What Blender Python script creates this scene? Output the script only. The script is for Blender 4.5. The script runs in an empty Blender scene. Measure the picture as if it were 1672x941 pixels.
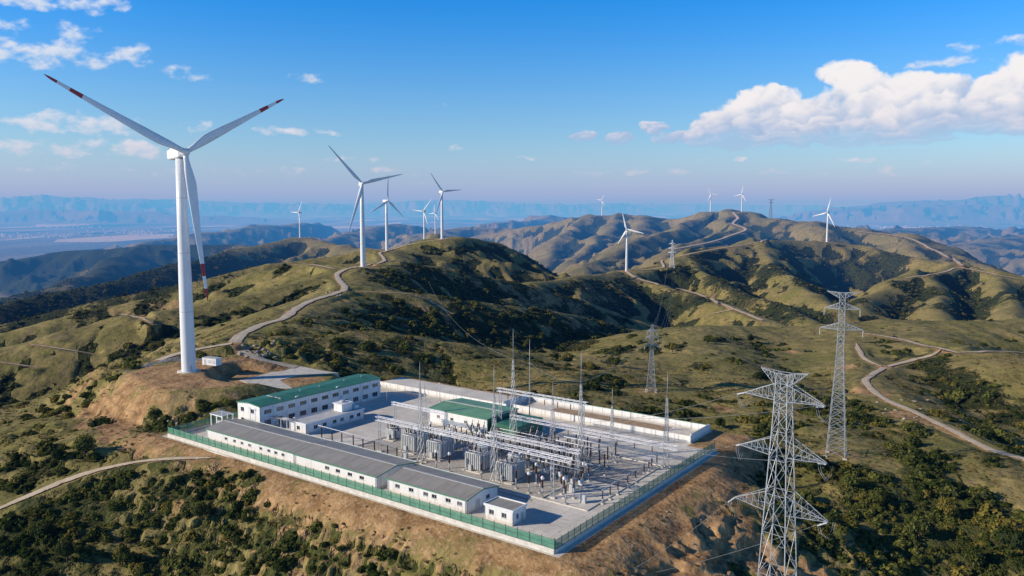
import bpy, bmesh, math, random
import numpy as np
from mathutils import Vector, Matrix

random.seed(7)
RNG = np.random.default_rng(11)
QUICK = False
scene = bpy.context.scene
COL = scene.collection

# ------------------------------------------------------------------ camera geometry (28 mm lens, drone 68 m above the compound)
CAMZ = 68.0
LENS_F = 1300.0
PITCH = math.atan((470.5 - 338.0) / LENS_F)
CP, SP = math.cos(PITCH), math.sin(PITCH)

def view_ray(px, py):
    a = (px - 836.0) / LENS_F
    b = -(py - 470.5) / LENS_F
    return np.array([a, CP + b * SP, -SP + b * CP])

def at(px, py, d):                       # surveyed point: bearing read off the photograph, distance d metres north of the drone
    r = view_ray(px, py)
    t = d / r[1]
    return np.array([r[0] * t, d, CAMZ + r[2] * t])

def on_level(px, py, z=0.0):
    r = view_ray(px, py)
    t = (z - CAMZ) / r[2]
    return np.array([r[0] * t, r[1] * t, z])

# ------------------------------------------------------------------ compound frame (u along the front fence to the left, v away)
PN = np.array([8.318, 150.597])
UU = np.array([-0.80791, 0.58931])
VV = np.array([0.58931, 0.80791])
def pad(u, v, z=0.0):
    p = PN + UU * u + VV * v
    return Vector((p[0], p[1], z))
def to_uv(x, y):
    dx, dy = x - PN[0], y - PN[1]
    return dx * UU[0] + dy * UU[1], dx * VV[0] + dy * VV[1]
PAD_ROT = math.atan2(VV[1], VV[0])        # local +x = v, local +y = u

# ------------------------------------------------------------------ noise
_perm = RNG.permutation(512).astype(np.int64)
_grad = np.stack([np.cos(np.linspace(0, 2 * np.pi, 64, endpoint=False)), np.sin(np.linspace(0, 2 * np.pi, 64, endpoint=False))], 1).astype(np.float32)
def perlin(x, y, seed=0):
    xi = np.floor(x); yi = np.floor(y)
    fx = (x - xi).astype(np.float32); fy = (y - yi).astype(np.float32)
    xi = xi.astype(np.int64) + seed * 37; yi = yi.astype(np.int64) + seed * 91
    u = fx * fx * fx * (fx * (fx * 6 - 15) + 10); v = fy * fy * fy * (fy * (fy * 6 - 15) + 10)
    def g(ix, iy, dx, dy):
        h = _perm[(_perm[ix & 511] + iy) & 511] & 63
        gr = _grad[h]
        return gr[..., 0] * dx + gr[..., 1] * dy
    a = g(xi, yi, fx, fy); b = g(xi + 1, yi, fx - 1, fy)
    c = g(xi, yi + 1, fx, fy - 1); d = g(xi + 1, yi + 1, fx - 1, fy - 1)
    return (a + u * (b - a)) + v * ((c + u * (d - c)) - (a + u * (b - a)))
def fbm(x, y, lam, octaves=4, seed=0, gain=0.5):
    s = 0.0; amp = 1.0; f = 1.0 / lam
    for o in range(octaves):
        s = s + amp * perlin(x * f, y * f, seed + o * 3)
        amp *= gain; f *= 2.03
    return s
def ridged(x, y, lam, octaves=4, seed=0, gain=0.5):
    s = 0.0; amp = 1.0; f = 1.0 / lam; w = 1.0
    for o in range(octaves):
        n = 1.0 - np.abs(perlin(x * f, y * f, seed + o * 5)) * 2.0
        n = n * n
        s = s + amp * n * w
        w = np.clip(n * 1.4, 0, 1)
        amp *= gain; f *= 2.07
    return s
def smooth(a, b, x):
    t = np.clip((x - a) / (b - a), 0, 1)
    return t * t * (3 - 2 * t)

# ------------------------------------------------------------------ ridge skeleton: (bearing x, bearing y, distance) crest points, slopes to both sides
RIDGES = []
def R_(pts, s=0.45, r=12.0, xyz=None, s2=None):
    P = [at(*p) for p in pts]
    RIDGES.append((np.array(P), s, s if s2 is None else s2, r))
# main ridge with the track
R_([(430,640,270),(385,585,305),(400,548,360),(470,508,430),(545,480,530),(585,470,580),(575,447,715),(600,434,775),(632,424,1000),(640,410,1265),(690,396,1330),(735,388,1360),(790,397,1500),(830,408,1700)], .34, 26)
# right-hand spurs of the main ridge
R_([(585,472,570),(680,480,575),(760,490,600),(824,500,625),(905,509,665),(960,518,710),(1040,538,770)], .50, 12)
R_([(593,434,770),(650,430,810),(740,443,860),(860,464,930),(945,490,980),(1000,510,1010),(1066,530,1030)], .50, 14)
R_([(640,410,1260),(700,420,1240),(790,440,1280),(860,456,1330)], .45, 14)
R_([(735,388,1360),(800,404,1480),(860,430,1560),(905,455,1620)], .45, 16)
R_([(540,560,370),(620,545,400),(700,560,400),(770,585,380)], .25, 20)
# left-hand spurs
R_([(400,560,345),(300,574,325),(200,596,312),(100,636,298),(0,694,283),(-150,775,262)], .36, 20)
R_([(560,440,720),(430,480,620),(300,504,570),(217,515,545),(108,543,520),(0,567,500),(-120,600,470)], .38, 22)
R_([(575,434,780),(480,434,820),(433,440,830),(330,470,820),(200,498,790),(100,520,760),(0,546,730),(-150,580,690)], .42, 18)
R_([(632,410,1260),(560,416,1230),(450,428,1180),(330,456,1120),(180,490,1060),(0,532,1000),(-150,560,950)], .45, 20)
R_([(560,404,2350),(520,392,2480),(490,388,2536),(440,395,2450),(380,410,2250),(300,432,2000),(150,466,1750),(0,500,1600),(-160,530,1500)], .42, 30)
R_([(560,404,2350),(640,408,2100),(700,400,1900)], .40, 30)
R_([(400,399,3300),(330,399,3300),(224,403,3350),(100,412,3400),(0,427,3400),(-200,440,3400)], .40, 40)
R_([(224,404,3300),(150,448,2500),(60,476,2150),(0,492,2000)], .42, 30)
# rolling pasture right of the compound
R_([(1000,655,300),(1060,612,420),(1090,575,500),(1130,545,560),(1250,538,590),(1400,540,590),(1500,533,600),(1672,527,600),(1900,520,620)], .22, 50)
R_([(1130,545,560),(1180,600,400),(1250,640,320),(1330,700,260),(1375,735,235)], .26, 24)
R_([(1400,542,590),(1400,590,430),(1440,640,340),(1560,720,255),(1672,790,215),(1800,870,185)], .30, 14)
R_([(1500,533,600),(1540,560,470),(1672,590,390),(1800,600,380)], .26, 20)
R_([(870,650,285),(940,615,350),(1000,598,420)], .25, 24)
# spur below the first turbine on the right hill, and the right hill itself
R_([(1023,443,1530),(965,450,1320),(905,456,1180),(868,460,1110)], .44, 14)
R_([(1023,443,1530),(1042,455,1450),(1080,465,1380),(1140,480,1290),(1185,499,1200),(1240,520,1110),(1275,534,1040)], .42, 14)
R_([(1023,443,1530),(1060,437,1580),(1097,430,1600),(1130,412,1750),(1230,393,2000),(1290,391,2100),(1350,395,2167),(1400,401,2120),(1450,411,2000),(1560,434,1800),(1672,455,1620),(1850,480,1500)], .46, 22)
R_([(1130,412,1750),(1150,440,1580),(1210,470,1400),(1290,500,1260),(1330,524,1150)], .50, 14)
R_([(1235,394,2000),(1260,430,1720),(1310,465,1480),(1370,508,1230)], .55, 12)
R_([(1560,436,1790),(1469,454,1560),(1425,480,1400),(1402,505,1250)], .55, 14)
R_([(1510,446,1650),(1530,480,1400),(1545,520,1190)], .55, 12)
R_([(1620,446,1700),(1640,480,1380),(1660,520,1180)], .55, 12)
# the far hill with its turbines
R_([(760,392,4700),(800,384,4600),(870,370,4400),(940,358,4250),(983,352,4160),(1040,352,4100),(1090,360,3900),(1160,347,3586),(1190,345,3480),(1211,346,3400),(1260,357,3200),(1330,365,3000),(1400,372,2900),(1480,385,2700),(1560,418,2400),(1672,460,2100)], .42, 40)
R_([(960,354,4200),(920,385,3600),(880,420,3150)], .50, 25)
R_([(1010,352,4130),(975,390,3400),(930,428,2900)], .50, 25)
R_([(1060,356,4000),(1040,390,3200),(985,430,2650)], .48, 25)
R_([(1160,347,3586),(1090,374,3050),(1010,405,2600),(945,438,2250)], .46, 25)
R_([(1195,345,3450),(1200,372,2950),(1110,404,2450),(1080,420,2250)], .44, 25)
R_([(1330,365,3000),(1350,380,2700)], .44, 25)
R_([(1480,386,2700),(1500,410,2400)], .44, 25)
# blue hills in the middle distance
R_([(250,392,5200),(330,384,5500),(420,372,6200),(520,361,8000)], .26, 90)
R_([(520,392,4600),(590,378,5200),(660,366,6500)], .28, 90)
R_([(700,384,4700),(760,371,5400),(840,372,5200),(900,380,4700)], .28, 90)
R_([(820,360,7500),(900,356,8500),(960,352,9500)], .22, 120)
R_([(1560,402,4300),(1640,388,4800),(1760,380,5000)], .22, 90)
R_([(1390,378,5200),(1480,372,6000),(1560,366,7000)], .16, 90)
# ranges beyond the plain
R_([(-200,352,16500),(0,347,17000),(60,344,17500),(130,346,17500),(200,344,18000),(290,351,17500),(360,355,18000),(450,361,18500)], .20, 300)
R_([(-200,324,26000),(0,322,27000),(70,319,27000),(130,323,27000),(180,330,26000),(230,325,33000),(320,328,33000),(420,331,34000),(520,333,36000)], .20, 500)
R_([(560,334,42000),(640,331,40000),(700,327,38000),(760,326,38000),(830,332,38000),(920,334,38000),(1000,333,42000)], .20, 500)
R_([(1000,334,52000),(1120,334,52000),(1250,335,50000),(1330,336,48000)], .20, 500)
R_([(1330,346,18500),(1380,339,19500),(1440,332,20000),(1510,328,20500),(1560,327,21000),(1605,320,21500),(1640,325,21500),(1700,322,21500),(1850,330,21000)], .22, 350)
R_([(1480,340,17500),(1560,335,18500),(1660,338,18000)], .22, 300)

def base_level(x, y):
    b = -72 - 0.075 * np.clip(y - 500, 0, None)
    b = b - 0.10 * np.clip(-x - 260, 0, 900)
    b = np.maximum(b, -300.0)
    return b

SLOPE = 1.25
def ridge_field(x, y):
    d0 = np.sqrt(x * x + y * y)
    k = 2.0 + 0.005 * d0
    acc = np.exp(np.zeros_like(x)) ; z0 = base_level(x, y)
    drop = np.full_like(x, 200.0); top = z0.copy()
    # domain warp gives the crests and spurs their wander
    wamp = np.clip(d0 * 0.02, 2, 90)
    wx = x + wamp * fbm(x, y, 260, 3, 50); wy = y + wamp * fbm(x, y, 260, 3, 61)
    far = smooth(4500, 9000, d0)
    wx = wx + far * 420 * fbm(x, y, 2600, 3, 70); wy = wy + far * 420 * fbm(x, y, 2600, 3, 75)
    for P, s1, s2, r in RIDGES:
        best = np.full_like(x, -1e9)
        ymin = P[:, 1].min(); ymax = P[:, 1].max(); xmin = P[:, 0].min(); xmax = P[:, 0].max()
        reach = 480.0 / s1 + 300
        m = (wx > xmin - reach) & (wx < xmax + reach) & (wy > ymin - reach) & (wy < ymax + reach)
        if not m.any():
            continue
        qx, qy = wx[m], wy[m]
        b = best[m]; bd = np.zeros_like(b)
        for i in range(len(P) - 1):
            a, c = P[i], P[i + 1]
            vx, vy = c[0] - a[0], c[1] - a[1]
            L2 = vx * vx + vy * vy
            t = np.clip(((qx - a[0]) * vx + (qy - a[1]) * vy) / L2, 0, 1)
            dx = qx - a[0] - t * vx; dy = qy - a[1] - t * vy
            dist = np.sqrt(dx * dx + dy * dy)
            fall = s1 * SLOPE * (np.sqrt(dist * dist + r * r) - r)
            val = a[2] + t * (c[2] - a[2]) - fall
            bd = np.where(val > b, fall, bd); b = np.maximum(b, val)
        e = np.zeros_like(x)
        e[m] = np.exp(np.clip((b - z0[m]) / k[m], -60, 80))
        acc = acc + e
        tb = top[m]; win = b > tb
        top[m] = np.where(win, b, tb); drop[m] = np.where(win, bd, drop[m])
    return z0 + k * np.log(acc), z0, d0, drop

# level pads for turbines, pylons and the compound: (x, y, z, radius, blend)
PADS = []
def add_pad(x, y, z, r, blend):
    PADS.append((x, y, z, r, blend))

COMPOUND = (-2.0, 139.5, -1.5, 102.0)
def compound_mask(x, y, grow=0.0):
    u, v = to_uv(x, y)
    du = np.maximum(np.maximum(COMPOUND[0] - u, u - COMPOUND[1]), 0)
    dv = np.maximum(np.maximum(COMPOUND[2] - v, v - COMPOUND[3]), 0)
    return np.sqrt(du * du + dv * dv), u, v

def front_slope(x, y):
    """the made ground round the compound: level platform with cut banks, falling towards the drone"""
    d, u, v = compound_mask(x, y)
    return d, u, v

def height_raw(x, y):
    h, z0, d0, drop = ridge_field(x, y)
    near = 1 - smooth(2500, 6000, d0)
    fl = smooth(0.0, 22.0 + d0 * 0.012, drop) * 0.88 + 0.12        # crests keep their line, flanks are cut up
    g = ridged(x + 12 * fbm(x, y, 60, 2, 9), y, 210, 4, 20)
    amp = np.clip(d0 * 0.011, 1.5, 24) * near * fl
    g2 = ridged(x, y, 75, 3, 27)
    h = h + (g - 1.05) * amp * 1.15 + (g2 - 0.95) * np.clip(d0 * 0.0035, 0.6, 4.5) * near * fl
    h = h + fbm(x, y, 46, 3, 31) * np.clip(d0 * 0.003, 0.7, 2.2) * near
    bank = np.exp(-(((x + 150) / 36) ** 2 + ((y - 258) / 24) ** 2))
    h = h + bank * ((ridged(x * .5, y, 9, 3, 59) - .9) * 2.2 + fbm(x, y, 14, 3, 60) * 2.0)
    tp = np.hypot(x + 112.5, y - 294)
    h = h + (ridged(x, y, 8, 3, 66) - 0.9) * 1.5 * smooth(28, 36, tp) * (1 - smooth(52, 66, tp))
    h = h + (ridged(x, y, 24, 3, 68) - .9) * 0.5 * (1 - smooth(700, 1500, d0)) * smooth(150, 260, d0)
    h = h + fbm(x, y, 11, 3, 35) * 0.45 * (1 - smooth(500, 1200, d0))
    farm = smooth(3800, 7500, d0)
    mount = np.clip((h - z0) / 160.0, 0, 1.6)
    fl2 = smooth(0.0, 130.0, drop) * 0.8 + 0.2
    h = h + farm * mount * (ridged(x, y, 2300, 5, 80, 0.55) - 0.95) * 120 * fl2
    h = h + farm * (1 - np.clip(mount * 3, 0, 1)) * fbm(x, y, 1500, 3, 88) * 5
    midm = smooth(2500, 4000, d0) * (1 - smooth(9000, 12000, d0))
    h = h + midm * (ridged(x, y, 620, 5, 84, 0.55) - 1.1) * 60 * (smooth(0, 60, drop) * .9 + .1) * np.clip((h - z0) / 50, 0.04, 1)
    return h

def terrace(z, x, y, step, lam, seed):
    q = z / step + fbm(x, y, lam, 3, seed) * 1.1
    f = q - np.floor(q)
    return z + step * (smooth(0.52, 0.98, f) - f) * .85

# valley of the foreground: hand-set falls on the three sides of the platform
def made_ground(x, y, h):
    d, u, v = compound_mask(x, y)
    w = fbm(x, y, 34, 3, 44) * 2.0
    front = np.clip(-v + COMPOUND[2] - 1.0, 0, None)          # metres out from the front wall
    right = np.clip(-u + COMPOUND[0] - 1.0, 0, None)
    left = np.clip(u - COMPOUND[1] - 1.0, 0, None)
    bank = 0.62 + 0.0 * u
    su = smooth(70, 135, u)
    rill = (ridged(u, v * 0.16, 3.4, 3, 47) - 0.9) * 0.9 * smooth(3, 9, front) * (1 - smooth(26, 40, front))
    zf = -(front * (0.70 - 0.36 * su)) + w * smooth(2, 16, front) + rill
    zf = np.where(front > 26, -(26 * (0.70 - 0.36 * su)) - (front - 26) * (0.34 - 0.1 * su) + w, zf)
    mound = fbm(x, y, 17, 4, 53) * 3.4 + (ridged(x, y, 6.5, 3, 57) - .9) * .8
    zr = -(np.clip(right - 4, 0, None) * 0.46) + (w + mound) * smooth(4, 16, right)
    zr = np.maximum(zr, -26)
    zl = -left * 0.13 + w * 0.6 * smooth(2, 14, left)
    k = 2.5
    z = -k * np.log(np.exp(-zf / k) + np.exp(-zr / k) + np.exp(-zl / k)) + k * math.log(3.0)
    z = np.clip(z, -70, 0.0)
    # where the made ground rules: in front of, right of and a little left of the platform
    lw = np.clip(u - 137, 0, None)
    wf = 1 - smooth(-2, 12 + lw * .16, v - 0.04 * lw)
    wr = (1 - smooth(60, 104, v)) * smooth(-6, 6, -u) 
    wm = np.clip(np.maximum(wf, wr), 0, 1)
    inside = 1 - smooth(0.0, 14.0, d)
    h2 = h * (1 - wm) + z * wm
    h2 = h2 * (1 - inside) + np.where(d <= 0.01, 0.0, z * wm + np.clip(h, -3, 2.5) * (1 - wm) * smooth(0, 14, d)) * inside
    tp = np.hypot(x + 112.5, y - 294)
    wt = smooth(29, 34, tp) * (1 - smooth(58, 80, tp)) * (1 - smooth(-150, -60, x)) * smooth(8, 16, d)
    wb = smooth(5, 9, front) * (1 - smooth(30, 44, front)) * .8
    wq = smooth(8, 16, right) * (1 - smooth(40, 60, right)) * (1 - smooth(40, 80, v)) * .8
    wz = np.clip(wt + wb + wq, 0, 1)
    h2 = h2 * (1 - wz) + terrace(h2 + .5 * fbm(x, y, 5, 3, 95), x, y, 2.6, 30, 97) * wz
    return np.where(d <= 0.01, -0.02, h2)

ROADS = []      # (list of xyz smooth points, half width)
def height(x, y, roads=True):
    x = np.asarray(x, dtype=np.float64); y = np.asarray(y, dtype=np.float64)
    h = height_raw(x, y)
    for (px, py, pz, r, bl) in PADS:
        dd = np.sqrt((x - px) ** 2 + (y - py) ** 2)
        m = 1 - smooth(r, r + bl, dd)
        h = h * (1 - m) + pz * m
    h = made_ground(x, y, h)
    if roads:
        for P, hw, bl in ROADS:
            m = (x > P[:, 0].min() - hw - bl) & (x < P[:, 0].max() + hw + bl) & (y > P[:, 1].min() - hw - bl) & (y < P[:, 1].max() + hw + bl)
            if not m.any():
                continue
            qx, qy = x[m], y[m]
            best = np.full(qx.shape, 1e9); bz = np.zeros(qx.shape)
            for i in range(len(P) - 1):
                a, c = P[i], P[i + 1]
                vx, vy = c[0] - a[0], c[1] - a[1]
                t = np.clip(((qx - a[0]) * vx + (qy - a[1]) * vy) / (vx * vx + vy * vy + 1e-9), 0, 1)
                dist = np.hypot(qx - a[0] - t * vx, qy - a[1] - t * vy)
                z = a[2] + t * (c[2] - a[2])
                bz = np.where(dist < best, z, bz); best = np.minimum(best, dist)
            w = 1 - smooth(hw, hw + bl, best)
            h[m] = h[m] * (1 - w) + (bz - 0.0) * w
    return h

def ground_hit(pixels, tmin=90.0, tmax=9000.0, n=700):
    """first meeting of sight lines with the terrain (used once to survey the tracks and trees)"""
    pixels = np.asarray(pixels, dtype=np.float64)
    out = []
    ts = tmin * (tmax / tmin) ** np.linspace(0, 1, n)
    for px, py in pixels:
        r = view_ray(px, py)
        x = r[0] * ts; y = r[1] * ts; z = CAMZ + r[2] * ts
        hh = height(x, y, roads=False)
        below = np.nonzero(z <= hh)[0]
        if len(below) == 0:
            out.append(None); continue
        i = below[0]
        if i == 0:
            out.append((x[0], y[0], hh[0])); continue
        f = (z[i-1] - hh[i-1]) / ((z[i-1] - hh[i-1]) + (hh[i] - z[i]) + 1e-9)
        out.append((x[i-1] + f * (x[i] - x[i-1]), y[i-1] + f * (y[i] - y[i-1]), hh[i-1] + f * (hh[i] - hh[i-1])))
    return out
# ------------------------------------------------------------------ node helpers
def new_mat(name):
    m = bpy.data.materials.new(name); m.use_nodes = True
    nt = m.node_tree; nt.nodes.clear()
    return m, nt
class NT:
    def __init__(s, nt): s.nt = nt
    def n(s, t, **kw):
        nd = s.nt.nodes.new(t)
        for k, v in kw.items():
            if k.startswith('i_'):
                key = k[2:]
                key = int(key) if key.isdigit() else key.replace('_', ' ')
                nd.inputs[key].default_value = v
            else:
                setattr(nd, k, v)
        return nd
    def l(s, a, b): s.nt.links.new(a, b)
    def math(s, op, a, b=None, clamp=False):
        nd = s.nt.nodes.new('ShaderNodeMath'); nd.operation = op; nd.use_clamp = clamp
        for i, q in enumerate((a, b)):
            if q is None: continue
            if isinstance(q, (int, float)): nd.inputs[i].default_value = q
            else: s.l(q, nd.inputs[i])
        return nd.outputs[0]
    def mix(s, f, a, b, mode='MIX'):
        nd = s.nt.nodes.new('ShaderNodeMix'); nd.data_type = 'RGBA'; nd.blend_type = mode
        nd.clamp_factor = True
        for sock, q in ((nd.inputs[0], f), (nd.inputs[6], a), (nd.inputs[7], b)):
            if isinstance(q, (int, float)): sock.default_value = q
            elif isinstance(q, tuple): sock.default_value = (q[0], q[1], q[2], 1)
            else: s.l(q, sock)
        return nd.outputs[2]
    def ramp(s, f, a, b, lo=0.0, hi=1.0):
        nd = s.nt.nodes.new('ShaderNodeMapRange'); nd.clamp = True
        s.l(f, nd.inputs[0])
        nd.inputs[1].default_value = a; nd.inputs[2].default_value = b
        nd.inputs[3].default_value = lo; nd.inputs[4].default_value = hi
        nd.interpolation_type = 'SMOOTHSTEP'
        return nd.outputs[0]
    def noise(s, vec, scale, detail=4, rough=0.55, dist=0.0):
        nd = s.nt.nodes.new('ShaderNodeTexNoise')
        nd.inputs['Scale'].default_value = scale; nd.inputs['Detail'].default_value = detail
        nd.inputs['Roughness'].default_value = rough; nd.inputs['Distortion'].default_value = dist
        s.l(vec, nd.inputs['Vector'])
        return nd.outputs[0]

def simple_mat(name, col, rough=0.7, metal=0.0, var=0.12, scale=2.0, bump=0.0, bump_scale=30.0, spec=0.4):
    """painted / metal / concrete surface with a little dirt and weathering"""
    m, nt = new_mat(name); h = NT(nt)
    geo = h.n('ShaderNodeNewGeometry')
    a = h.noise(geo.outputs['Position'], scale, 5, 0.6)
    b = h.noise(geo.outputs['Position'], scale * 7, 3, 0.6)
    f = h.math('ADD', h.math('MULTIPLY', a, 0.65), h.math('MULTIPLY', b, 0.35))
    f = h.ramp(f, 0.32, 0.68)
    dark = tuple(c * (1 - var * 1.6) for c in col); lite = tuple(min(1, c * (1 + var * 0.7)) for c in col)
    c = h.mix(f, dark, lite)
    bs = h.n('ShaderNodeBsdfPrincipled')
    bs.inputs['Roughness'].default_value = rough; bs.inputs['Metallic'].default_value = metal
    bs.inputs['Specular IOR Level'].default_value = spec
    h.l(c, bs.inputs['Base Color'])
    if bump:
        bp = h.n('ShaderNodeBump'); bp.inputs['Strength'].default_value = bump; bp.inputs['Distance'].default_value = 0.05
        h.l(h.noise(geo.outputs['Position'], bump_scale, 4), bp.inputs['Height']); h.l(bp.outputs[0], bs.inputs['Normal'])
    o = h.n('ShaderNodeOutputMaterial'); h.l(bs.outputs[0], o.inputs[0])
    return m

# ------------------------------------------------------------------ turbine sites, pylon sites: terrain is levelled there
TURB = []   # filled from the survey
def site(px, py, d): return at(px, py, d)

# ------------------------------------------------------------------ camera, sun, sky, haze
cam = bpy.data.cameras.new('camera'); cam.lens = 36.0 * LENS_F / 1672.0; cam.sensor_width = 36.0
cam.clip_start = 1.0; cam.clip_end = 200000.0
cob = bpy.data.objects.new('camera', cam); COL.objects.link(cob)
cob.location = (0, 0, CAMZ); cob.rotation_euler = (math.pi / 2 - PITCH, 0, 0)
scene.camera = cob

SUN_DIR = Vector((0.975, 0.222, 0.0)).normalized()      # the way the light travels, on the map
SUN_EL = math.radians(23.5)
Ld = Vector((SUN_DIR.x * math.cos(SUN_EL), SUN_DIR.y * math.cos(SUN_EL), -math.sin(SUN_EL)))
sl = bpy.data.lights.new('sun', 'SUN'); sl.energy = 5.0; sl.angle = math.radians(0.53); sl.color = (1.0, 0.86, 0.68)
so = bpy.data.objects.new('sun', sl); COL.objects.link(so)
so.rotation_euler = Ld.to_track_quat('-Z', 'Y').to_euler()
so.location = (-300, 0, 400)

w = bpy.data.worlds.new('World'); scene.world = w; w.use_nodes = True
nt = w.node_tree; nt.nodes.clear(); h = NT(nt)
sky = h.n('ShaderNodeTexSky'); sky.sky_type = 'NISHITA'; sky.sun_disc = False
sky.sun_elevation = SUN_EL
sky.sun_rotation = math.atan2(-Ld.x, -Ld.y)
sky.altitude = 900; sky.air_density = 1.0; sky.dust_density = 0.6; sky.ozone_density = 2.5
tc = h.n('ShaderNodeTexCoord')
sep = h.n('ShaderNodeSeparateXYZ'); h.l(tc.outputs['Generated'], sep.inputs[0])
el = h.math('ARCSINE', sep.outputs[2])
# sky colour: physically bright sky scaled, more saturated higher up, then dimmed overhead to weaken the fill light
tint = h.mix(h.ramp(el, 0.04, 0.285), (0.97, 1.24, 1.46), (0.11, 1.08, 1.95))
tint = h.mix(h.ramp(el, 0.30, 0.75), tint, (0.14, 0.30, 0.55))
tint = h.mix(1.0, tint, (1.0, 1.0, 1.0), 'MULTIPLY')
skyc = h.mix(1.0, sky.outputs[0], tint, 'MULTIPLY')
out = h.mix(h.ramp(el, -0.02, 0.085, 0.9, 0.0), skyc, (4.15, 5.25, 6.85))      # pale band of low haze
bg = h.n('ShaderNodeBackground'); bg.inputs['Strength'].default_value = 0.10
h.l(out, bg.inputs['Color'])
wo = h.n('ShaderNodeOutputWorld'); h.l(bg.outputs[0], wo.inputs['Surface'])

# ---- haze: two boxes of air that absorb a little, their own emission standing in for scattered skylight: thin over the hills, thicker over the basin beyond
def air_body(name, S, AIR, x0, x1, y0, y1, z0, z1):
    m, nt2 = new_mat(name + '_air'); hh = NT(nt2)
    dens0 = max(S)
    ab = hh.n('ShaderNodeVolumeAbsorption'); ab.inputs['Density'].default_value = dens0
    ab.inputs['Color'].default_value = (1 - S[0]/dens0, 1 - S[1]/dens0, 1 - S[2]/dens0, 1)
    em = hh.n('ShaderNodeEmission'); ec = [AIR[i] * S[i] for i in range(3)]; mx = max(ec)
    em.inputs['Color'].default_value = (ec[0]/mx, ec[1]/mx, ec[2]/mx, 1); em.inputs['Strength'].default_value = mx
    ad = hh.n('ShaderNodeAddShader'); hh.l(ab.outputs[0], ad.inputs[0]); hh.l(em.outputs[0], ad.inputs[1])
    oo = hh.n('ShaderNodeOutputMaterial'); hh.l(ad.outputs[0], oo.inputs['Volume'])
    me = bpy.data.meshes.new(name); bmh = bmesh.new(); bmesh.ops.create_cube(bmh, size=1.0)
    for v in bmh.verts: v.co = Vector(((x0, x1)[v.co.x > 0], (y0, y1)[v.co.y > 0], (z0, z1)[v.co.z > 0]))
    bmh.to_mesh(me); bmh.free()
    o = bpy.data.objects.new(name, me); COL.objects.link(o); me.materials.append(m); o['kind'] = 'structure'
AIRC = (0.225, 0.415, 0.67)
air_body('haze', (1/200000., 1/90000., 1/42000.), AIRC, -70000, 70000, -5000, 1600, -600, 460)
air_body('haze', (1/38000., 1/12500., 1/7200.), AIRC, -70000, 70000, 1600.5, 66000, -600, 460)

scene.view_settings.view_transform = 'Standard'; scene.view_settings.look = 'None'; scene.view_settings.exposure = 0
scene.cycles.use_denoising = True
scene.cycles.max_bounces = 6; scene.cycles.diffuse_bounces = 3; scene.cycles.transparent_max_bounces = 12; scene.cycles.volume_bounces = 0
# ------------------------------------------------------------------ levelled sites
T1 = at(308.5, 605, 295)
add_pad(T1[0] + 9, T1[1] - 1, T1[2] - 0.3, 29, 16)
TSITES = [(593,435,770),(632,410,1268),(722,390,1351),(693,395,1700),(711,382,2600),(490,388,2537),(1023,443,1529),(983,352,4160),(1160,346,3586),(1211,346,3400),(1350,395,2167)]
for s_ in TSITES:
    p = at(*s_); add_pad(p[0], p[1], p[2] - 0.3, 12 + p[1] * 0.004, 30 + p[1] * 0.01)
add_pad(-90.0, 301.0, 2.6, 20, 7)
PSITES = {'b': (1365, 743, 232), 'e': (1258, 358, 3250)}
for k_, q_, mn in (('c', (1063, 638), 250), ('d', (1097, 437), 600)):
    hq = ground_hit([q_], tmin=mn)[0]; PSITES[k_] = (q_[0], q_[1], hq[1])
    print('pylon site', k_, hq)
for s_ in PSITES.values():
    p = at(*s_); add_pad(p[0], p[1], p[2] - 0.2, 7 + p[1] * 0.002, 22 + p[1] * 0.008)

# ------------------------------------------------------------------ tracks: surveyed on the bare terrain, then cut into it
TRACKS = []
def smooth_line(P, step):
    P = np.array(P)
    # Catmull-Rom then uniform resample
    Q = np.vstack([2 * P[0] - P[1], P, 2 * P[-1] - P[-2]])
    out = []
    for i in range(1, len(Q) - 2):
        p0, p1, p2, p3 = Q[i-1], Q[i], Q[i+1], Q[i+2]
        L = np.linalg.norm((p2 - p1)[:2]); n = max(2, int(L / step))
        for t in np.linspace(0, 1, n, endpoint=False):
            out.append(0.5 * ((2*p1) + (-p0+p2)*t + (2*p0-5*p1+4*p2-p3)*t*t + (-p0+3*p1-3*p2+p3)*t**3))
    out.append(Q[-2])
    out = np.array(out)
    z = out[:, 2].copy()
    for _ in range(6): z[1:-1] = (z[:-2] + 2 * z[1:-1] + z[2:]) / 4
    out[:, 2] = z
    return out
def survey(pixels, step=6.0, tmin=90.0, dense=False):
    Q = smooth_line(np.array([(a, b, 0.0) for a, b in pixels]), 7.0)[:, :2] if dense else pixels
    hits = [q for q in ground_hit(Q, tmin=tmin) if q is not None]
    P = [hits[0]]
    for q in hits[1:]:
        if abs(q[1] - P[-1][1]) < 0.5 * P[-1][1] + 60 and math.hypot(q[0] - P[-1][0], q[1] - P[-1][1]) > step * .7: P.append(q)
    return smooth_line(P, step)
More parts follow.
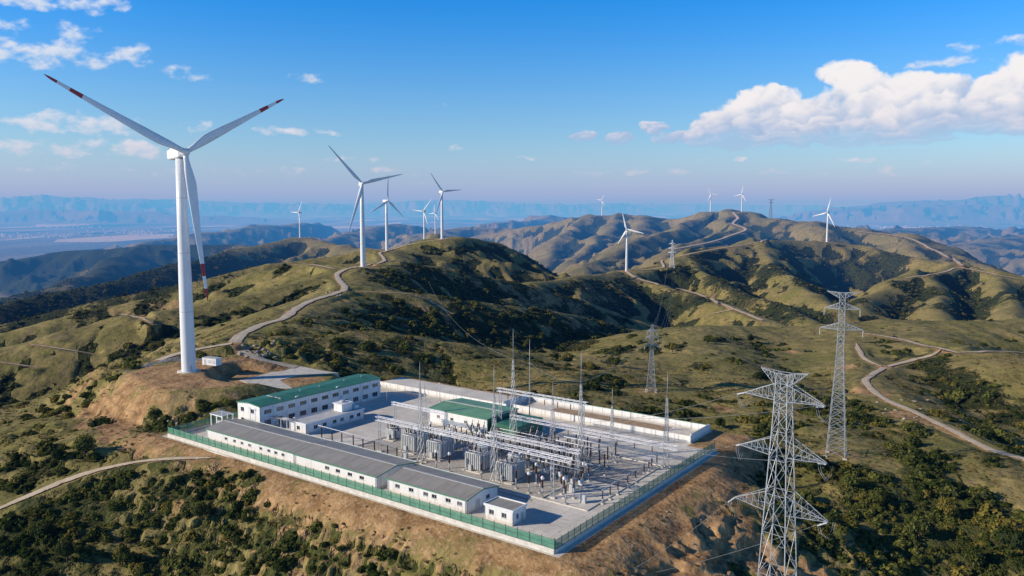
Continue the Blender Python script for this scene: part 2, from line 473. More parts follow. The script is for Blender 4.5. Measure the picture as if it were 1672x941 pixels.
TRACK_PIX = [
 (2.4, 7, 5, [(485,601),(455,597),(420,586),(392,571),(384,558),(400,544),(430,531),(465,519),(490,501),(520,488),(553,479),(563,470),(553,458),(551,448),(565,440),(583,437)]),
 (1.3, 4, 5, [(560,476),(600,477),(680,482),(707,492),(735,512)]),
 (2.2, 6, 10, [(600,434),(628,426),(620,414),(640,409),(662,402),(690,396),(730,391)]),
 (1.8, 5, 8, [(548,440),(520,435),(500,432),(478,433)]),
 (2.0, 4, 5, [(378,562),(330,571),(285,579),(258,590)]),
 (1.1, 3, 5, [(198,514),(235,521),(270,531)]),
 (0.9, 3, 5, [(50,563),(100,570),(152,579)]),
 (1.2, 3, 5, [(0,592),(30,597),(62,601)]),
 (1.35, 4, 4, [(-60,860),(0,832),(60,806),(130,776),(200,759),(270,749),(322,748),(345,749)]),
 (3.4, 8, 12, [(1023,444),(1042,456),(1080,466),(1140,481),(1185,500),(1238,521),(1249,526)]),
 (2.2, 6, 12, [(1197,506),(1150,516),(1120,527)]),
 (2.6, 8, 15, [(1030,443),(1083,438),(1081,428),(1110,419),(1160,409),(1225,399),(1252,392)]),
 (5.0, 14, 30, [(1197,348),(1205,358),(1197,366),(1218,375),(1200,383),(1165,395),(1100,408)]),
 (4.0, 12, 25, [(1400,379),(1480,389),(1530,412),(1580,436)]),
 (2.6, 8, 15, [(1478,455),(1540,446),(1562,438),(1600,444),(1660,456)]),
 (1.7, 6, 8, [(1410,545),(1470,555),(1530,570),(1600,573),(1672,577),(1760,580)]),
 (1.55, 5, 5, [(1537,570),(1525,580),(1490,590),(1450,600),(1422,614),(1414,626),(1440,650),(1490,673),(1560,706),(1620,735),(1672,752),(1740,785)]),
 (1.4, 4, 5, [(1398,562),(1410,585),(1440,600)]),
]
for hw, bl, step, pix in TRACK_PIX:
    TRACKS.append((survey(pix, step, dense=step > 9), hw, bl))
for P, hw, bl in TRACKS: ROADS.append((P, hw + 0.005 * float(np.hypot(P[:, 0], P[:, 1]).mean()), bl))

# ------------------------------------------------------------------ terrain sheet: fine close by, coarser towards the horizon
NR, NC = (520, 560) if QUICK else (1250, 1000)
yy = np.concatenate([np.geomspace(40, 130, int(NR * .10), endpoint=False), np.geomspace(130, 900, int(NR * .45), endpoint=False), np.geomspace(900, 5000, int(NR * .27), endpoint=False), np.geomspace(5000, 64000, NR - int(NR*.10) - int(NR*.45) - int(NR*.27))])
tt = np.linspace(-1, 1, NC); ss = tt * (0.62 + 0.38 * tt * tt)
XX = ss[None, :] * (150 + 0.84 * yy[:, None]); YY = np.repeat(yy[:, None], NC, 1)
fx, fy = XX.ravel(), YY.ravel()
ZZ = height(fx, fy)
zg = ZZ.reshape(NR, NC)
# how hollow the ground is (gullies hold the scrub), from a few neighbours at a scale that grows with distance
def blurred(a, n):
    for _ in range(n):
        a = (np.roll(a, 1, 0) + np.roll(a, -1, 0) + 2 * a) / 4
        a = (np.roll(a, 1, 1) + np.roll(a, -1, 1) + 2 * a) / 4
    return a
def cover(x, y, z):
    """forest, bare earth and dry-grass shares at ground points"""
    d0 = np.hypot(x, y)
    e = np.clip(d0 * 0.012, 2.5, 60)
    hx = height(x + e, y, roads=False); hx2 = height(x - e, y, roads=False); hy = height(x, y + e, roads=False); hy2 = height(x, y - e, roads=False)
    zz = (hx + hx2 + hy + hy2) / 4 if z is not None else height(x, y, roads=False)
    lap = (hx + hx2 + hy + hy2 - 4 * zz) / e
    gx = (hx - hx2) / (2 * e); gy = (hy - hy2) / (2 * e)
    slope = np.hypot(gx, gy)
    return lap, slope, gx, gy
def upsample(a, sr, sc):
    """bilinear back to the full sheet"""
    r = np.clip(np.arange(NR) / 3.0, 0, a.shape[0] - 1.001); c = np.clip(np.arange(NC) / 3.0, 0, a.shape[1] - 1.001)
    r0 = r.astype(int); c0 = c.astype(int); fr = (r - r0)[:, None]; fc = (c - c0)[None, :]
    t = a[r0] * (1 - fr) + a[r0 + 1] * fr
    return t[:, c0] * (1 - fc) + t[:, c0 + 1] * fc
xs3, ys3 = XX[::3, ::3], YY[::3, ::3]
lap, slope, gx, gy = [upsample(q.reshape(xs3.shape), 3, 3).ravel() for q in cover(xs3.ravel(), ys3.ravel(), None)]
d0 = np.hypot(fx, fy)
n1 = fbm(fx, fy, 120, 4, 101); n2 = fbm(fx, fy, 28, 4, 105); n3 = fbm(fx, fy, 420, 3, 109)
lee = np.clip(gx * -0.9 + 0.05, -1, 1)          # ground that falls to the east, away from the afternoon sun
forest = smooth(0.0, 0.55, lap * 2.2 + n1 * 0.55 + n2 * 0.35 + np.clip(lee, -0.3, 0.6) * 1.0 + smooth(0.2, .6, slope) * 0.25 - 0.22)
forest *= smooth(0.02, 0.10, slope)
forest = np.maximum(forest, smooth(2000, 2700, d0) * (1 - smooth(9000, 12000, d0)) * np.clip(.42 + .7 * n1 + lap * .5 + lee * .5, 0, .8))  # far-hill forest share, raised so its dark colour stands in for shadow
forest = np.maximum(forest, (1 - smooth(-.42, -.26, fx / np.maximum(fy, 1))) * smooth(850, 1150, fy) * (1 - smooth(3800, 4600, fy)) * np.clip(.72 + .7 * n1, 0, 1))
# woods and scrub patches seen in the photograph: bearing and size in the picture, placed on the ground they cover
WOODS = [(700,455,50),(640,450,35),(780,470,45),(860,485,45),(940,510,45),(1000,535,35),(900,530,45),(820,520,40),(740,500,40),(850,545,40),(930,560,45),(1000,575,30),(780,545,40),(700,530,25),
 (960,475,28),(1000,480,30),(1050,490,30),(1090,500,28),(1135,492,22),(1020,465,18),(1150,430,24),(1180,460,30),(1260,440,26),(1290,420,22),(1330,470,30),(1380,500,30),(1200,500,34),(1280,510,34),(1340,520,24),(1450,430,24),(1500,480,34),(1540,460,26),(1600,500,34),(1650,480,30),(1480,510,24),(1560,515,26),(1400,450,26),(1110,440,20),
 (1100,565,16),(1060,570,16),(1170,555,18),(1000,590,22),(960,600,22),(1240,555,14),(1200,590,16),(1140,600,16),(1500,600,28),(1550,620,30),(1600,640,30),(1650,665,30),(1690,690,30),(1470,578,22),(1520,588,20),(1450,560,14),(1350,680,26),(1310,640,20),
 (1300,740,50),(1260,700,36),(1400,790,46),(1450,830,50),(1500,860,60),(1560,880,60),(1350,850,50),(1600,920,60),(1660,900,60),(1420,920,50),(1520,800,40),(1600,840,40),(1480,750,30),
 (50,440,44),(120,430,40),(200,430,40),(280,420,36),(100,480,30),(250,455,34),(350,445,30),(60,520,22),(150,510,20),(250,492,20),(350,470,18),(460,440,14),(30,470,40),(250,565,10),(215,575,12),(190,580,10),(560,560,24),(500,560,22),(470,545,16),(650,560,26),(620,590,20),(540,590,18),(690,590,20),
 (60,900,70),(150,860,60),(250,830,50),(330,800,40),(200,920,70),(330,900,60),(120,820,40),(430,890,40),(20,880,60),(380,850,40),(460,920,44),(520,930,30),(90,860,50),(180,800,30),(280,870,50),(60,930,60),(400,800,20),(350,940,60),(250,930,60),(560,920,24),(280,770,20),(60,770,24),(110,745,16),(20,760,20)]
wood_add = np.zeros_like(forest)
for (wpx, wpy, wr), hit in zip(WOODS, ground_hit([(a, b) for a, b, c in WOODS])):
    if hit is None: continue
    dd_ = math.hypot(hit[0], hit[1]); rw = wr * dd_ / LENS_F
    ry = rw * 1.9                                             # foreshortened in the picture, so longer on the ground
    m = (np.abs(fx - hit[0]) < rw * 2.4) & (np.abs(fy - hit[1]) < ry * 2.4)
    q = ((fx[m] - hit[0]) / rw) ** 2 + ((fy[m] - hit[1]) / ry) ** 2
    wood_add[m] = np.maximum(wood_add[m], np.exp(-q * .9))
EARTH = [(200,640,26),(240,650,14),(150,668,30),(205,692,30),(120,650,16),(330,590,14),(170,640,20),(150,690,20),(190,665,20),(180,715,20),
 (1000,860,40),(1060,835,40),(1110,880,50),(1180,850,40),(1200,800,30),(1150,920,50),(1080,930,40),(1240,900,40),(960,915,30),(1225,850,30),(1330,930,40),
 (720,865,20),(620,835,16),(530,805,12),(800,890,22),(460,785,10),(880,925,24),(680,880,12),
 (1290,575,12),(1250,600,10),(1420,640,22),(1480,680,20),(1380,600,12),(1180,670,16),(1060,620,12),(1580,690,16),(1520,690,14),(330,745,14),(400,585,10),(545,478,6),(230,735,10)]
earth_add = np.zeros_like(forest)
for (wpx, wpy, wr), hit in zip(EARTH, ground_hit([(a, b) for a, b, c in EARTH])):
    if hit is None: continue
    rw = wr * math.hypot(hit[0], hit[1]) / LENS_F; ry = rw * 1.8
    m = (np.abs(fx - hit[0]) < rw * 2.4) & (np.abs(fy - hit[1]) < ry * 2.4)
    q = ((fx[m] - hit[0]) / rw) ** 2 + ((fy[m] - hit[1]) / ry) ** 2
    earth_add[m] = np.maximum(earth_add[m], np.exp(-q * .9))
forest = np.clip(forest + wood_add * (0.95 + 0.8 * n2 + 0.5 * n1), 0, 1)
forest *= 1 - 0.75 * smooth(.3, .8, earth_add)
dirt = smooth(0.35, 0.75, slope * 0.9 + n2 * 0.35 + n1 * 0.3 - np.clip(lap, -0.5, 1) * 0.5 - 0.05) * 0.55 * (1 - .8 * smooth(700, 2200, d0))
dist_c, cu, cv = compound_mask(fx, fy)
dirt = np.maximum(dirt, smooth(.10, .7, earth_add * (1 + n2 * 1.2)) * .95)
nearbank = 1 - smooth(0, 17, dist_c + n2 * 16 - 3)
dirt = np.maximum(dirt, nearbank * smooth(-4, 6, -cv + 4) * np.clip(.75 + n2 * 1.1, .25, .95))
dirt = np.maximum(dirt, (1 - smooth(0, 24, dist_c + n2 * 16)) * smooth(-4, 4, -cu + 2) * 0.95)
dirt = np.maximum(dirt, (1 - smooth(2, 12, dist_c + n2 * 5)) * 0.6)
for (px_, py_, pz_, r_, bl_) in PADS:
    dd = np.hypot(fx - px_, fy - py_) + n2 * r_ * 0.35
    m_ = 1 - smooth(r_ * 0.80, r_ * 1.12, dd)
    dirt = np.maximum(dirt, m_ * (0.9 if r_ > 11 else 0.5)); forest *= 1 - m_
for P, hw, bl in TRACKS:
    m = (fx > P[:, 0].min() - 20) & (fx < P[:, 0].max() + 20) & (fy > P[:, 1].min() - 20) & (fy < P[:, 1].max() + 20)
    if not m.any(): continue
    qx, qy = fx[m], fy[m]; best = np.full(qx.shape, 1e9)
    for i in range(len(P) - 1):
        a, c = P[i], P[i+1]; vx, vy = c[0]-a[0], c[1]-a[1]
        t = np.clip(((qx-a[0])*vx + (qy-a[1])*vy) / (vx*vx+vy*vy+1e-9), 0, 1)
        best = np.minimum(best, np.hypot(qx-a[0]-t*vx, qy-a[1]-t*vy))
    w = 1 - smooth(hw * .9, hw + bl * 0.38, best + n2[m] * 2.2)
    dirt[m] = np.maximum(dirt[m], w * .8); forest[m] *= 1 - w
forest *= (1 - 0.8 * dirt)
plain = smooth(-285, -255, -ZZ * -1) if False else 1 - smooth(-292, -262, ZZ)
field = np.clip(0.5 + n3 * 0.6 + n1 * 0.4, 0, 1)

me = bpy.data.meshes.new('terrain')
idx = np.arange(NR * NC, dtype=np.int32).reshape(NR, NC)
quads = np.stack([idx[:-1, :-1], idx[:-1, 1:], idx[1:, 1:], idx[1:, :-1]], -1).reshape(-1, 4)
me.vertices.add(NR * NC); me.vertices.foreach_set('co', np.stack([fx, fy, ZZ], 1).astype(np.float32).ravel())
nq = len(quads)
me.loops.add(nq * 4); me.loops.foreach_set('vertex_index', quads.ravel())
me.polygons.add(nq); me.polygons.foreach_set('loop_start', np.arange(0, nq * 4, 4, dtype=np.int32)); me.polygons.foreach_set('loop_total', np.full(nq, 4, np.int32))
me.polygons.foreach_set('use_smooth', np.ones(nq, dtype=bool))
at_ = me.color_attributes.new('cover', 'FLOAT_COLOR', 'POINT')
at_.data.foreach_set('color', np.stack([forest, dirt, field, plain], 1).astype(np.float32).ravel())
me.update(calc_edges=True)
terrain = bpy.data.objects.new('terrain', me); COL.objects.link(terrain); terrain['kind'] = 'structure'

m, nt = new_mat('hill_ground'); h = NT(nt)
geo = h.n('ShaderNodeNewGeometry'); pos = geo.outputs['Position']
atn = h.n('ShaderNodeVertexColor'); atn.layer_name = 'cover'
sp = h.n('ShaderNodeSeparateColor'); h.l(atn.outputs['Color'], sp.inputs[0])
F_, D_, G_ = sp.outputs[0], sp.outputs[1], sp.outputs[2]; PL = atn.outputs['Alpha']
na = h.noise(pos, 0.022, 6, 0.6); nb = h.noise(pos, 0.16, 5, 0.62); nc_ = h.noise(pos, 0.9, 4, 0.65); nd_ = h.noise(pos, 0.006, 6, 0.6)
grass = h.mix(h.ramp(na, .35, .65), (0.190, 0.170, 0.050), (0.320, 0.250, 0.100))
grass = h.mix(h.ramp(nb, .40, .70), grass, (0.125, 0.127, 0.034))
grass = h.mix(h.math('MULTIPLY', h.ramp(nc_, .5, .72), .55), grass, (0.30, 0.235, 0.105))
grass = h.mix(h.math('MULTIPLY', h.ramp(nd_, .45, .66), .5), grass, (0.235, 0.185, 0.08))
ns_ = h.noise(pos, 0.30, 5, .7)
grass = h.mix(h.math('MULTIPLY', h.ramp(ns_, .53, .64), .5), grass, (0.060, 0.068, 0.020))
nr_ = h.noise(pos, 0.05, 6, .7, .4)
grass = h.mix(h.math('MULTIPLY', h.ramp(nr_, .58, .66), .5), grass, (0.30, 0.215, 0.12))
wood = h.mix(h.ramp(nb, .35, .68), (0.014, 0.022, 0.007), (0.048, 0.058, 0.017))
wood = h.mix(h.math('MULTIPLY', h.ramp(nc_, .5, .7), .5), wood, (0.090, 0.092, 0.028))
earth = h.mix(h.ramp(nb, .34, .68), (0.235, 0.130, 0.056), (0.46, 0.285, 0.135))
earth = h.mix(h.math('MULTIPLY', h.ramp(nc_, .45, .72), .6), earth, (0.60, 0.44, 0.27))
vdist = h.n('ShaderNodeVectorMath', operation='LENGTH'); h.l(pos, vdist.inputs[0])
wood = h.mix(h.math('MULTIPLY', h.ramp(vdist.outputs['Value'], 240, 420, 1, 0), h.ramp(na, .35, .6, .2, .8)), wood, (0.105, 0.112, 0.032))
fF = h.ramp(h.math('ADD', F_, h.math('MULTIPLY', h.math('SUBTRACT', h.math('ADD', h.math('MULTIPLY', nb, .7), h.math('MULTIPLY', na, .3)), .5), 1.4)), .30, .58)
fD = h.ramp(h.math('ADD', D_, h.math('MULTIPLY', h.math('SUBTRACT', h.math('ADD', h.math('MULTIPLY', nb, .6), h.math('MULTIPLY', nc_, .4)), .5), 1.3)), .36, .66)
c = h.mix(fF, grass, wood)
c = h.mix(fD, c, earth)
# the far plain: field strips and pale towns
vor = h.n('ShaderNodeTexVoronoi'); vor.inputs['Scale'].default_value = 0.0028
mpv = h.n('ShaderNodeVectorMath', operation='MULTIPLY'); h.l(pos, mpv.inputs[0]); mpv.inputs[1].default_value = (.55, 0.22, 0)
h.l(mpv.outputs[0], vor.inputs['Vector'])
sv = h.n('ShaderNodeSeparateColor'); h.l(vor.outputs['Color'], sv.inputs[0])
fld = h.mix(sv.outputs[0], (0.02, 0.035, 0.02), (0.30, 0.26, 0.17))
fld = h.mix(h.math('GREATER_THAN', sv.outputs[1], 0.86), fld, (0.62, 0.56, 0.42))
c = h.mix(h.math('MULTIPLY', PL, .9), c, fld)
bs = h.n('ShaderNodeBsdfPrincipled'); bs.inputs['Roughness'].default_value = .95; bs.inputs['Specular IOR Level'].default_value = .12
h.l(c, bs.inputs['Base Color'])
hb = h.math('ADD', h.math('MULTIPLY', nb, h.math('ADD', 1.2, h.math('MULTIPLY', fF, 2.6))), h.math('ADD', h.math('MULTIPLY', nc_, h.math('ADD', .28, h.math('MULTIPLY', fF, .6))), h.math('MULTIPLY', na, 4.0)))
bp = h.n('ShaderNodeBump'); bp.inputs['Strength'].default_value = .85; bp.inputs['Distance'].default_value = 1.0
h.l(hb, bp.inputs['Height']); h.l(bp.outputs[0], bs.inputs['Normal'])
o = h.n('ShaderNodeOutputMaterial'); h.l(bs.outputs[0], o.inputs[0])
me.materials.append(m)
# ------------------------------------------------------------------ cloud layer: a far dome, its cloud cover and painted-in sunlight and shade worked out per vertex
def pix_dir(px, py):
    r = view_ray(px, py); r = r / np.linalg.norm(r)
    return math.atan2(r[0], r[1]), math.asin(r[2])
NA, NE = (900, 260) if QUICK else (1900, 520)
azs = np.radians(np.linspace(-44, 44, NA)); els = np.radians(np.linspace(0.0, 23, NE))
AZ, EL = np.meshgrid(azs, els)
CUMULUS = [(1190,210,50,34,1.0),(1232,195,52,44,1.0),(1268,190,60,42,1.0),(1245,165,36,26,.95),(1310,208,60,36,1.0),(1378,120,38,24,1.0),(1402,128,30,28,1.0),(1410,165,44,46,1.0),(1385,196,56,40,1.0),(1340,185,40,34,.9),(1450,192,64,42,1.0),(1492,158,44,36,1.0),(1535,160,44,36,1.0),(1520,196,52,34,1.0),(1575,194,40,24,.8),(1655,160,60,46,1.1),(1625,178,52,36,1.0),(1700,150,80,56,1.1),(1780,165,90,60,1.1),(1655,206,62,17,.85),(1590,205,40,14,.7),(1280,229,140,10,.7),(1440,228,100,11,.7),(955,222,22,9,.62),(1010,227,24,12,.68),(1068,209,24,11,.65),(1092,227,24,10,.6),(1165,226,54,14,.8),(1135,224,40,12,.75),(1150,212,30,16,.8)]
WISP = [(90,92,140,30,.75),(30,78,80,26,.62),(130,62,50,26,.6),(215,92,40,24,.72),(60,4,110,26,.85),(180,6,50,18,.72),(15,38,50,16,.6),(110,203,140,20,.74),(90,192,70,14,.6),(150,215,110,16,.6),(320,213,60,18,.66),(60,245,90,20,.6),(200,245,90,22,.68),(230,252,80,14,.62),(300,122,50,18,.52),(500,130,45,16,.46),(470,216,110,12,.6),(730,170,30,10,.42),(650,280,70,12,.52),(750,243,40,10,.44),(1540,104,130,11,.62),(1640,76,120,14,.58),(1440,285,60,12,.46),(1270,282,60,10,.44),(1060,280,90,12,.46),(960,287,60,12,.42),(420,280,140,14,.45),(900,250,60,9,.3),(1330,283,30,9,.4),(560,262,120,9,.36),(840,262,90,8,.34),(1180,262,120,8,.36),(60,275,110,12,.44),(250,282,80,10,.4),(700,300,150,7,.3),(1400,262,110,9,.36),(1560,270,90,9,.36)]
P2 = LENS_F
ux, uy = AZ * P2, EL * P2                                   # sky map in photo-sized units
def puffs(lst, X, Y):
    acc = np.zeros_like(X)
    for px, py, rx, ry, amp in lst:
        a0, e0 = pix_dir(px, py)
        dx = (X - a0 * P2) / rx; dy = (Y - e0 * P2) / ry
        dy = np.where(dy < 0, dy * 1.5, dy)
        f = np.clip(1 - dx * dx - dy * dy, 0, 1) * amp
        acc = np.maximum(acc, f) + 0.18 * np.minimum(acc, f)
    return acc
wx_ = ux + 9 * fbm(ux, uy * 1.2, 40, 3, 200); wy_ = uy + 8 * fbm(ux, uy * 1.2, 40, 3, 210)
def billow(X, Y, lam, o, seed):
    s = 0; a = 1.0; f = 1 / lam; t = 0
    for k in range(o):
        s = s + a * (1 - 2.6 * np.abs(perlin(X * f, Y * f, seed + 7 * k))); t += a; a *= .55; f *= 2.1
    return s / t
def billow(X, Y, lam, o, seed):
    s = 0; a = 1.0; f = 1 / lam; t = 0
    for k in range(o):
        s = s + a * (1 - 2.6 * np.abs(perlin(X * f, Y * f, seed + 7 * k))); t += a; a *= .55; f *= 2.1
    return s / t
bl = billow(wx_, wy_ * 1.2, 40, 5, 220) - 0.35
soft = fbm(ux, uy * 1.3, 60, 4, 228)
a_cu = np.zeros_like(ux); light = np.zeros_like(ux)
crng = random.Random(5)
subs = []
for px, py, rx, ry, amp in CUMULUS:
    subs.append((px, py, rx, ry, amp))
    for q in range(16):
        t_ = crng.uniform(0, 2 * math.pi); rr_ = crng.uniform(.25, .85)
        k_ = crng.uniform(.26, .55)
        subs.append((px + rx * rr_ * math.cos(t_), py + ry * rr_ * math.sin(t_) * .9, rx * k_ * 1.1, max(ry * k_, 5), amp * .95))
subs.sort(key=lambda p: p[1] + crng.uniform(-6, 6))
du_, dv_ = ux[0, 1] - ux[0, 0], uy[1, 0] - uy[0, 0]
for px, py, rx, ry, amp in subs:
    a0, e0 = pix_dir(px, py); a0 *= P2; e0 *= P2
    i0 = int(np.clip((a0 - rx * 1.5 - 16 - ux[0, 0]) / du_, 0, NA - 1)); i1 = int(np.clip((a0 + rx * 1.5 + 16 - ux[0, 0]) / du_, 0, NA - 1))
    j0 = int(np.clip((e0 - ry * 1.6 - 16 - uy[0, 0]) / dv_, 0, NE - 1)); j1 = int(np.clip((e0 + ry * 1.6 + 16 - uy[0, 0]) / dv_, 0, NE - 1))
    if i1 <= i0 or j1 <= j0: continue
    sl_ = (slice(j0, j1), slice(i0, i1))
    dx = (wx_[sl_] - a0) / rx; dy = (wy_[sl_] - e0) / ry
    dyb = np.where(dy < 0, dy * 1.35, dy)
    f = 1 - dx * dx - dyb * dyb + bl[sl_] * .55
    a = smooth(0.0, 0.62, f) * min(1, amp)
    lg = np.clip(0.50 + 0.46 * dy - 0.26 * dx + 0.22 * bl[sl_] + 0.10 * soft[sl_], 0, 1)
    light[sl_] = light[sl_] * (1 - a) + lg * a
    a_cu[sl_] = 1 - (1 - a_cu[sl_]) * (1 - a)
light = light / np.maximum(a_cu, .05)
base_el = (338 - 240) / P2
light = light * (0.40 + 0.60 * smooth(base_el, base_el + 0.075, EL + soft * .02))
light = smooth(0.14, 0.80, light)
a_cu = a_cu * (0.45 + 0.55 * smooth(base_el - .004, base_el + .022, EL + soft * .012 + bl * .008))
wc = puffs(WISP, wx_ + 10 * fbm(ux, uy, 70, 3, 240), wy_ + 6 * fbm(ux, uy, 60, 3, 246))
wn = 0.5 + 0.9 * fbm(ux, uy * 1.7, 42, 5, 250, .6)
wd = wc * 1.15 + (wn - 0.62) * 0.95 * smooth(0, .35, wc)
a_wi = smooth(0.20, 1.05, wd) * 0.80
wl = np.clip(0.62 + 0.5 * (wd - np.roll(np.roll(wd, int(6 / du_), 1), -int(6 / du_), 0)), 0.3, 1)
cA = np.array([0.40, 0.53, 0.75]); cB = np.array([0.93, 0.92, 0.92])
cu = cA + (cB - cA) * light[..., None]
wi = np.array([0.56, 0.66, 0.82]) + (np.array([0.86, 0.87, 0.90]) - np.array([0.56, 0.66, 0.82])) * wl[..., None]
alpha = a_cu + a_wi * (1 - a_cu)
rgb = (cu * a_cu[..., None] + wi * (a_wi * (1 - a_cu))[..., None]) / np.maximum(alpha, 1e-4)[..., None]
# let the lowest clouds sink into the haze
alpha = alpha * (0.35 + 0.65 * smooth(0.015, 0.07, EL))
RS = 70000.0
me = bpy.data.meshes.new('sky')
co = np.stack([RS * np.sin(AZ) * np.cos(EL), RS * np.cos(AZ) * np.cos(EL), CAMZ + RS * np.sin(EL)], -1)
idx = np.arange(NA * NE, dtype=np.int32).reshape(NE, NA)
quads = np.stack([idx[:-1, :-1], idx[:-1, 1:], idx[1:, 1:], idx[1:, :-1]], -1).reshape(-1, 4)
amax = np.maximum.reduce([alpha[:-1, :-1], alpha[1:, :-1], alpha[:-1, 1:], alpha[1:, 1:]]).reshape(-1)
quads = quads[amax > 0.002]                                  # clear sky needs no dome
nq = len(quads)
me.vertices.add(NA * NE); me.vertices.foreach_set('co', co.reshape(-1, 3).astype(np.float32).ravel())
me.loops.add(nq * 4); me.loops.foreach_set('vertex_index', quads.ravel().astype(np.int32))
me.polygons.add(nq); me.polygons.foreach_set('loop_start', np.arange(0, nq * 4, 4, dtype=np.int32)); me.polygons.foreach_set('loop_total', np.full(nq, 4, np.int32))
ca = me.color_attributes.new('cloud', 'FLOAT_COLOR', 'POINT')
ca.data.foreach_set('color', np.concatenate([rgb, alpha[..., None]], -1).reshape(-1, 4).astype(np.float32).ravel())
me.update(calc_edges=True)
sky_ob = bpy.data.objects.new('sky', me); COL.objects.link(sky_ob); sky_ob['kind'] = 'structure'
m, nt = new_mat('painted_cloud'); h = NT(nt)
vc = h.n('ShaderNodeVertexColor'); vc.layer_name = 'cloud'
em = h.n('ShaderNodeEmission'); h.l(vc.outputs['Color'], em.inputs['Color']); em.inputs['Strength'].default_value = 1.0
tr = h.n('ShaderNodeBsdfTransparent'); mx_ = h.n('ShaderNodeMixShader')
h.l(vc.outputs['Alpha'], mx_.inputs[0]); h.l(tr.outputs[0], mx_.inputs[1]); h.l(em.outputs[0], mx_.inputs[2])
o = h.n('ShaderNodeOutputMaterial'); h.l(mx_.outputs[0], o.inputs[0]); me.materials.append(m)
del co, AZ, EL, ux, uy, wx_, wy_, bl, soft, light, rgb, alpha, cu, wi, wd, wn, wc

# ------------------------------------------------------------------ tracks laid on the ground
def track_mat(name, a, b, rut):
    m, nt = new_mat(name); h = NT(nt)
    geo = h.n('ShaderNodeNewGeometry'); pos = geo.outputs['Position']
    at_ = h.n('ShaderNodeAttribute'); at_.attribute_name = 'across'
    n1 = h.noise(pos, 0.35, 5, .62); n2 = h.noise(pos, 1.7, 4, .6)
    c = h.mix(h.ramp(n1, .35, .65), a, b)
    d = h.math('ABSOLUTE', h.math('SUBTRACT', h.math('ABSOLUTE', at_.outputs['Fac']), .42))
    c = h.mix(h.math('MULTIPLY', h.ramp(d, .0, .2, 1, 0), h.ramp(n2, .3, .6, .25, .75)), c, rut)
    e = h.ramp(h.math('ADD', h.math('ABSOLUTE', at_.outputs['Fac']), h.math('MULTIPLY', h.math('SUBTRACT', n2, .5), .9)), .75, 1.05)
    c = h.mix(h.math('MULTIPLY', e, .8), c, (0.20, 0.16, 0.08))
    bs = h.n('ShaderNodeBsdfPrincipled'); bs.inputs['Roughness'].default_value = .95; bs.inputs['Specular IOR Level'].default_value = .1
    h.l(c, bs.inputs['Base Color'])
    bp = h.n('ShaderNodeBump'); bp.inputs['Strength'].default_value = .5; bp.inputs['Distance'].default_value = .15; h.l(n2, bp.inputs['Height']); h.l(bp.outputs[0], bs.inputs['Normal'])
    tr = h.n('ShaderNodeBsdfTransparent'); ms = h.n('ShaderNodeMixShader')
    n3 = h.noise(pos, .55, 5, .7)
    ed = h.ramp(h.math('ADD', h.math('ABSOLUTE', at_.outputs['Fac']), h.math('MULTIPLY', h.math('SUBTRACT', n3, .5), 1.3)), .86, 1.0)
    h.l(ed, ms.inputs[0]); h.l(bs.outputs[0], ms.inputs[1]); h.l(tr.outputs[0], ms.inputs[2])
    o = h.n('ShaderNodeOutputMaterial'); h.l(ms.outputs[0], o.inputs[0]); return m
M_TRACK = track_mat('dirt_track', (0.52, 0.43, 0.31), (0.66, 0.56, 0.425), (0.42, 0.335, 0.23))
M_GRAVEL = track_mat('gravel_track', (0.47, 0.40, 0.31), (0.60, 0.53, 0.43), (0.38, 0.315, 0.235))
def ribbon(name, P, hw, mat):
    n = len(P); T = np.gradient(P[:, :2], axis=0); T /= np.linalg.norm(T, axis=1)[:, None] + 1e-9
    N = np.stack([-T[:, 1], T[:, 0]], 1)
    K = 7; vs = []; ac = []
    lift = 0.10 + 0.0009 * np.hypot(P[:, 0], P[:, 1])
    wob = 1.12 + 0.5 * fbm(P[:, 0], P[:, 1], 16, 3, 300); wob2 = 1.12 + 0.5 * fbm(P[:, 0], P[:, 1], 14, 3, 320)
    if hw < 2.0:
        ii = np.arange(n); tp_ = np.clip((np.minimum(ii, n - 1 - ii) + .6) / 4.0, .2, 1); wob = wob * tp_; wob2 = wob2 * tp_
    for k in range(K):
        q = -1 + 2 * k / (K - 1)
        wv = np.where(q < 0, wob, wob2) * hw * q
        zoff = lift - 0.25 * abs(q) ** 4 * lift
        vs.append(np.stack([P[:, 0] + N[:, 0] * wv, P[:, 1] + N[:, 1] * wv, P[:, 2] + zoff], 1)); ac.append(np.full(n, q))
    vs = np.stack(vs, 1).reshape(-1, 3); ac = np.stack(ac, 1).ravel()
    faces = [(i*K+k, i*K+k+1, (i+1)*K+k+1, (i+1)*K+k) for i in range(n-1) for k in range(K-1)]
    me = bpy.data.meshes.new(name); me.from_pydata(vs.tolist(), [], faces)
    a = me.attributes.new('across', 'FLOAT', 'POINT'); a.data.foreach_set('value', ac.astype(np.float32))
    me.polygons.foreach_set('use_smooth', np.ones(len(me.polygons), dtype=bool)); me.update()
    if me.polygons and me.polygons[0].normal.z < 0: me.flip_normals()
    me.materials.append(mat)
    o = bpy.data.objects.new(name, me); COL.objects.link(o); o['kind'] = 'structure'; return o
for i, (P, hw, bl) in enumerate(TRACKS):
    ribbon('road' if hw > 2.0 else 'path', P, hw, M_GRAVEL if i == 0 or i == 4 else M_TRACK)
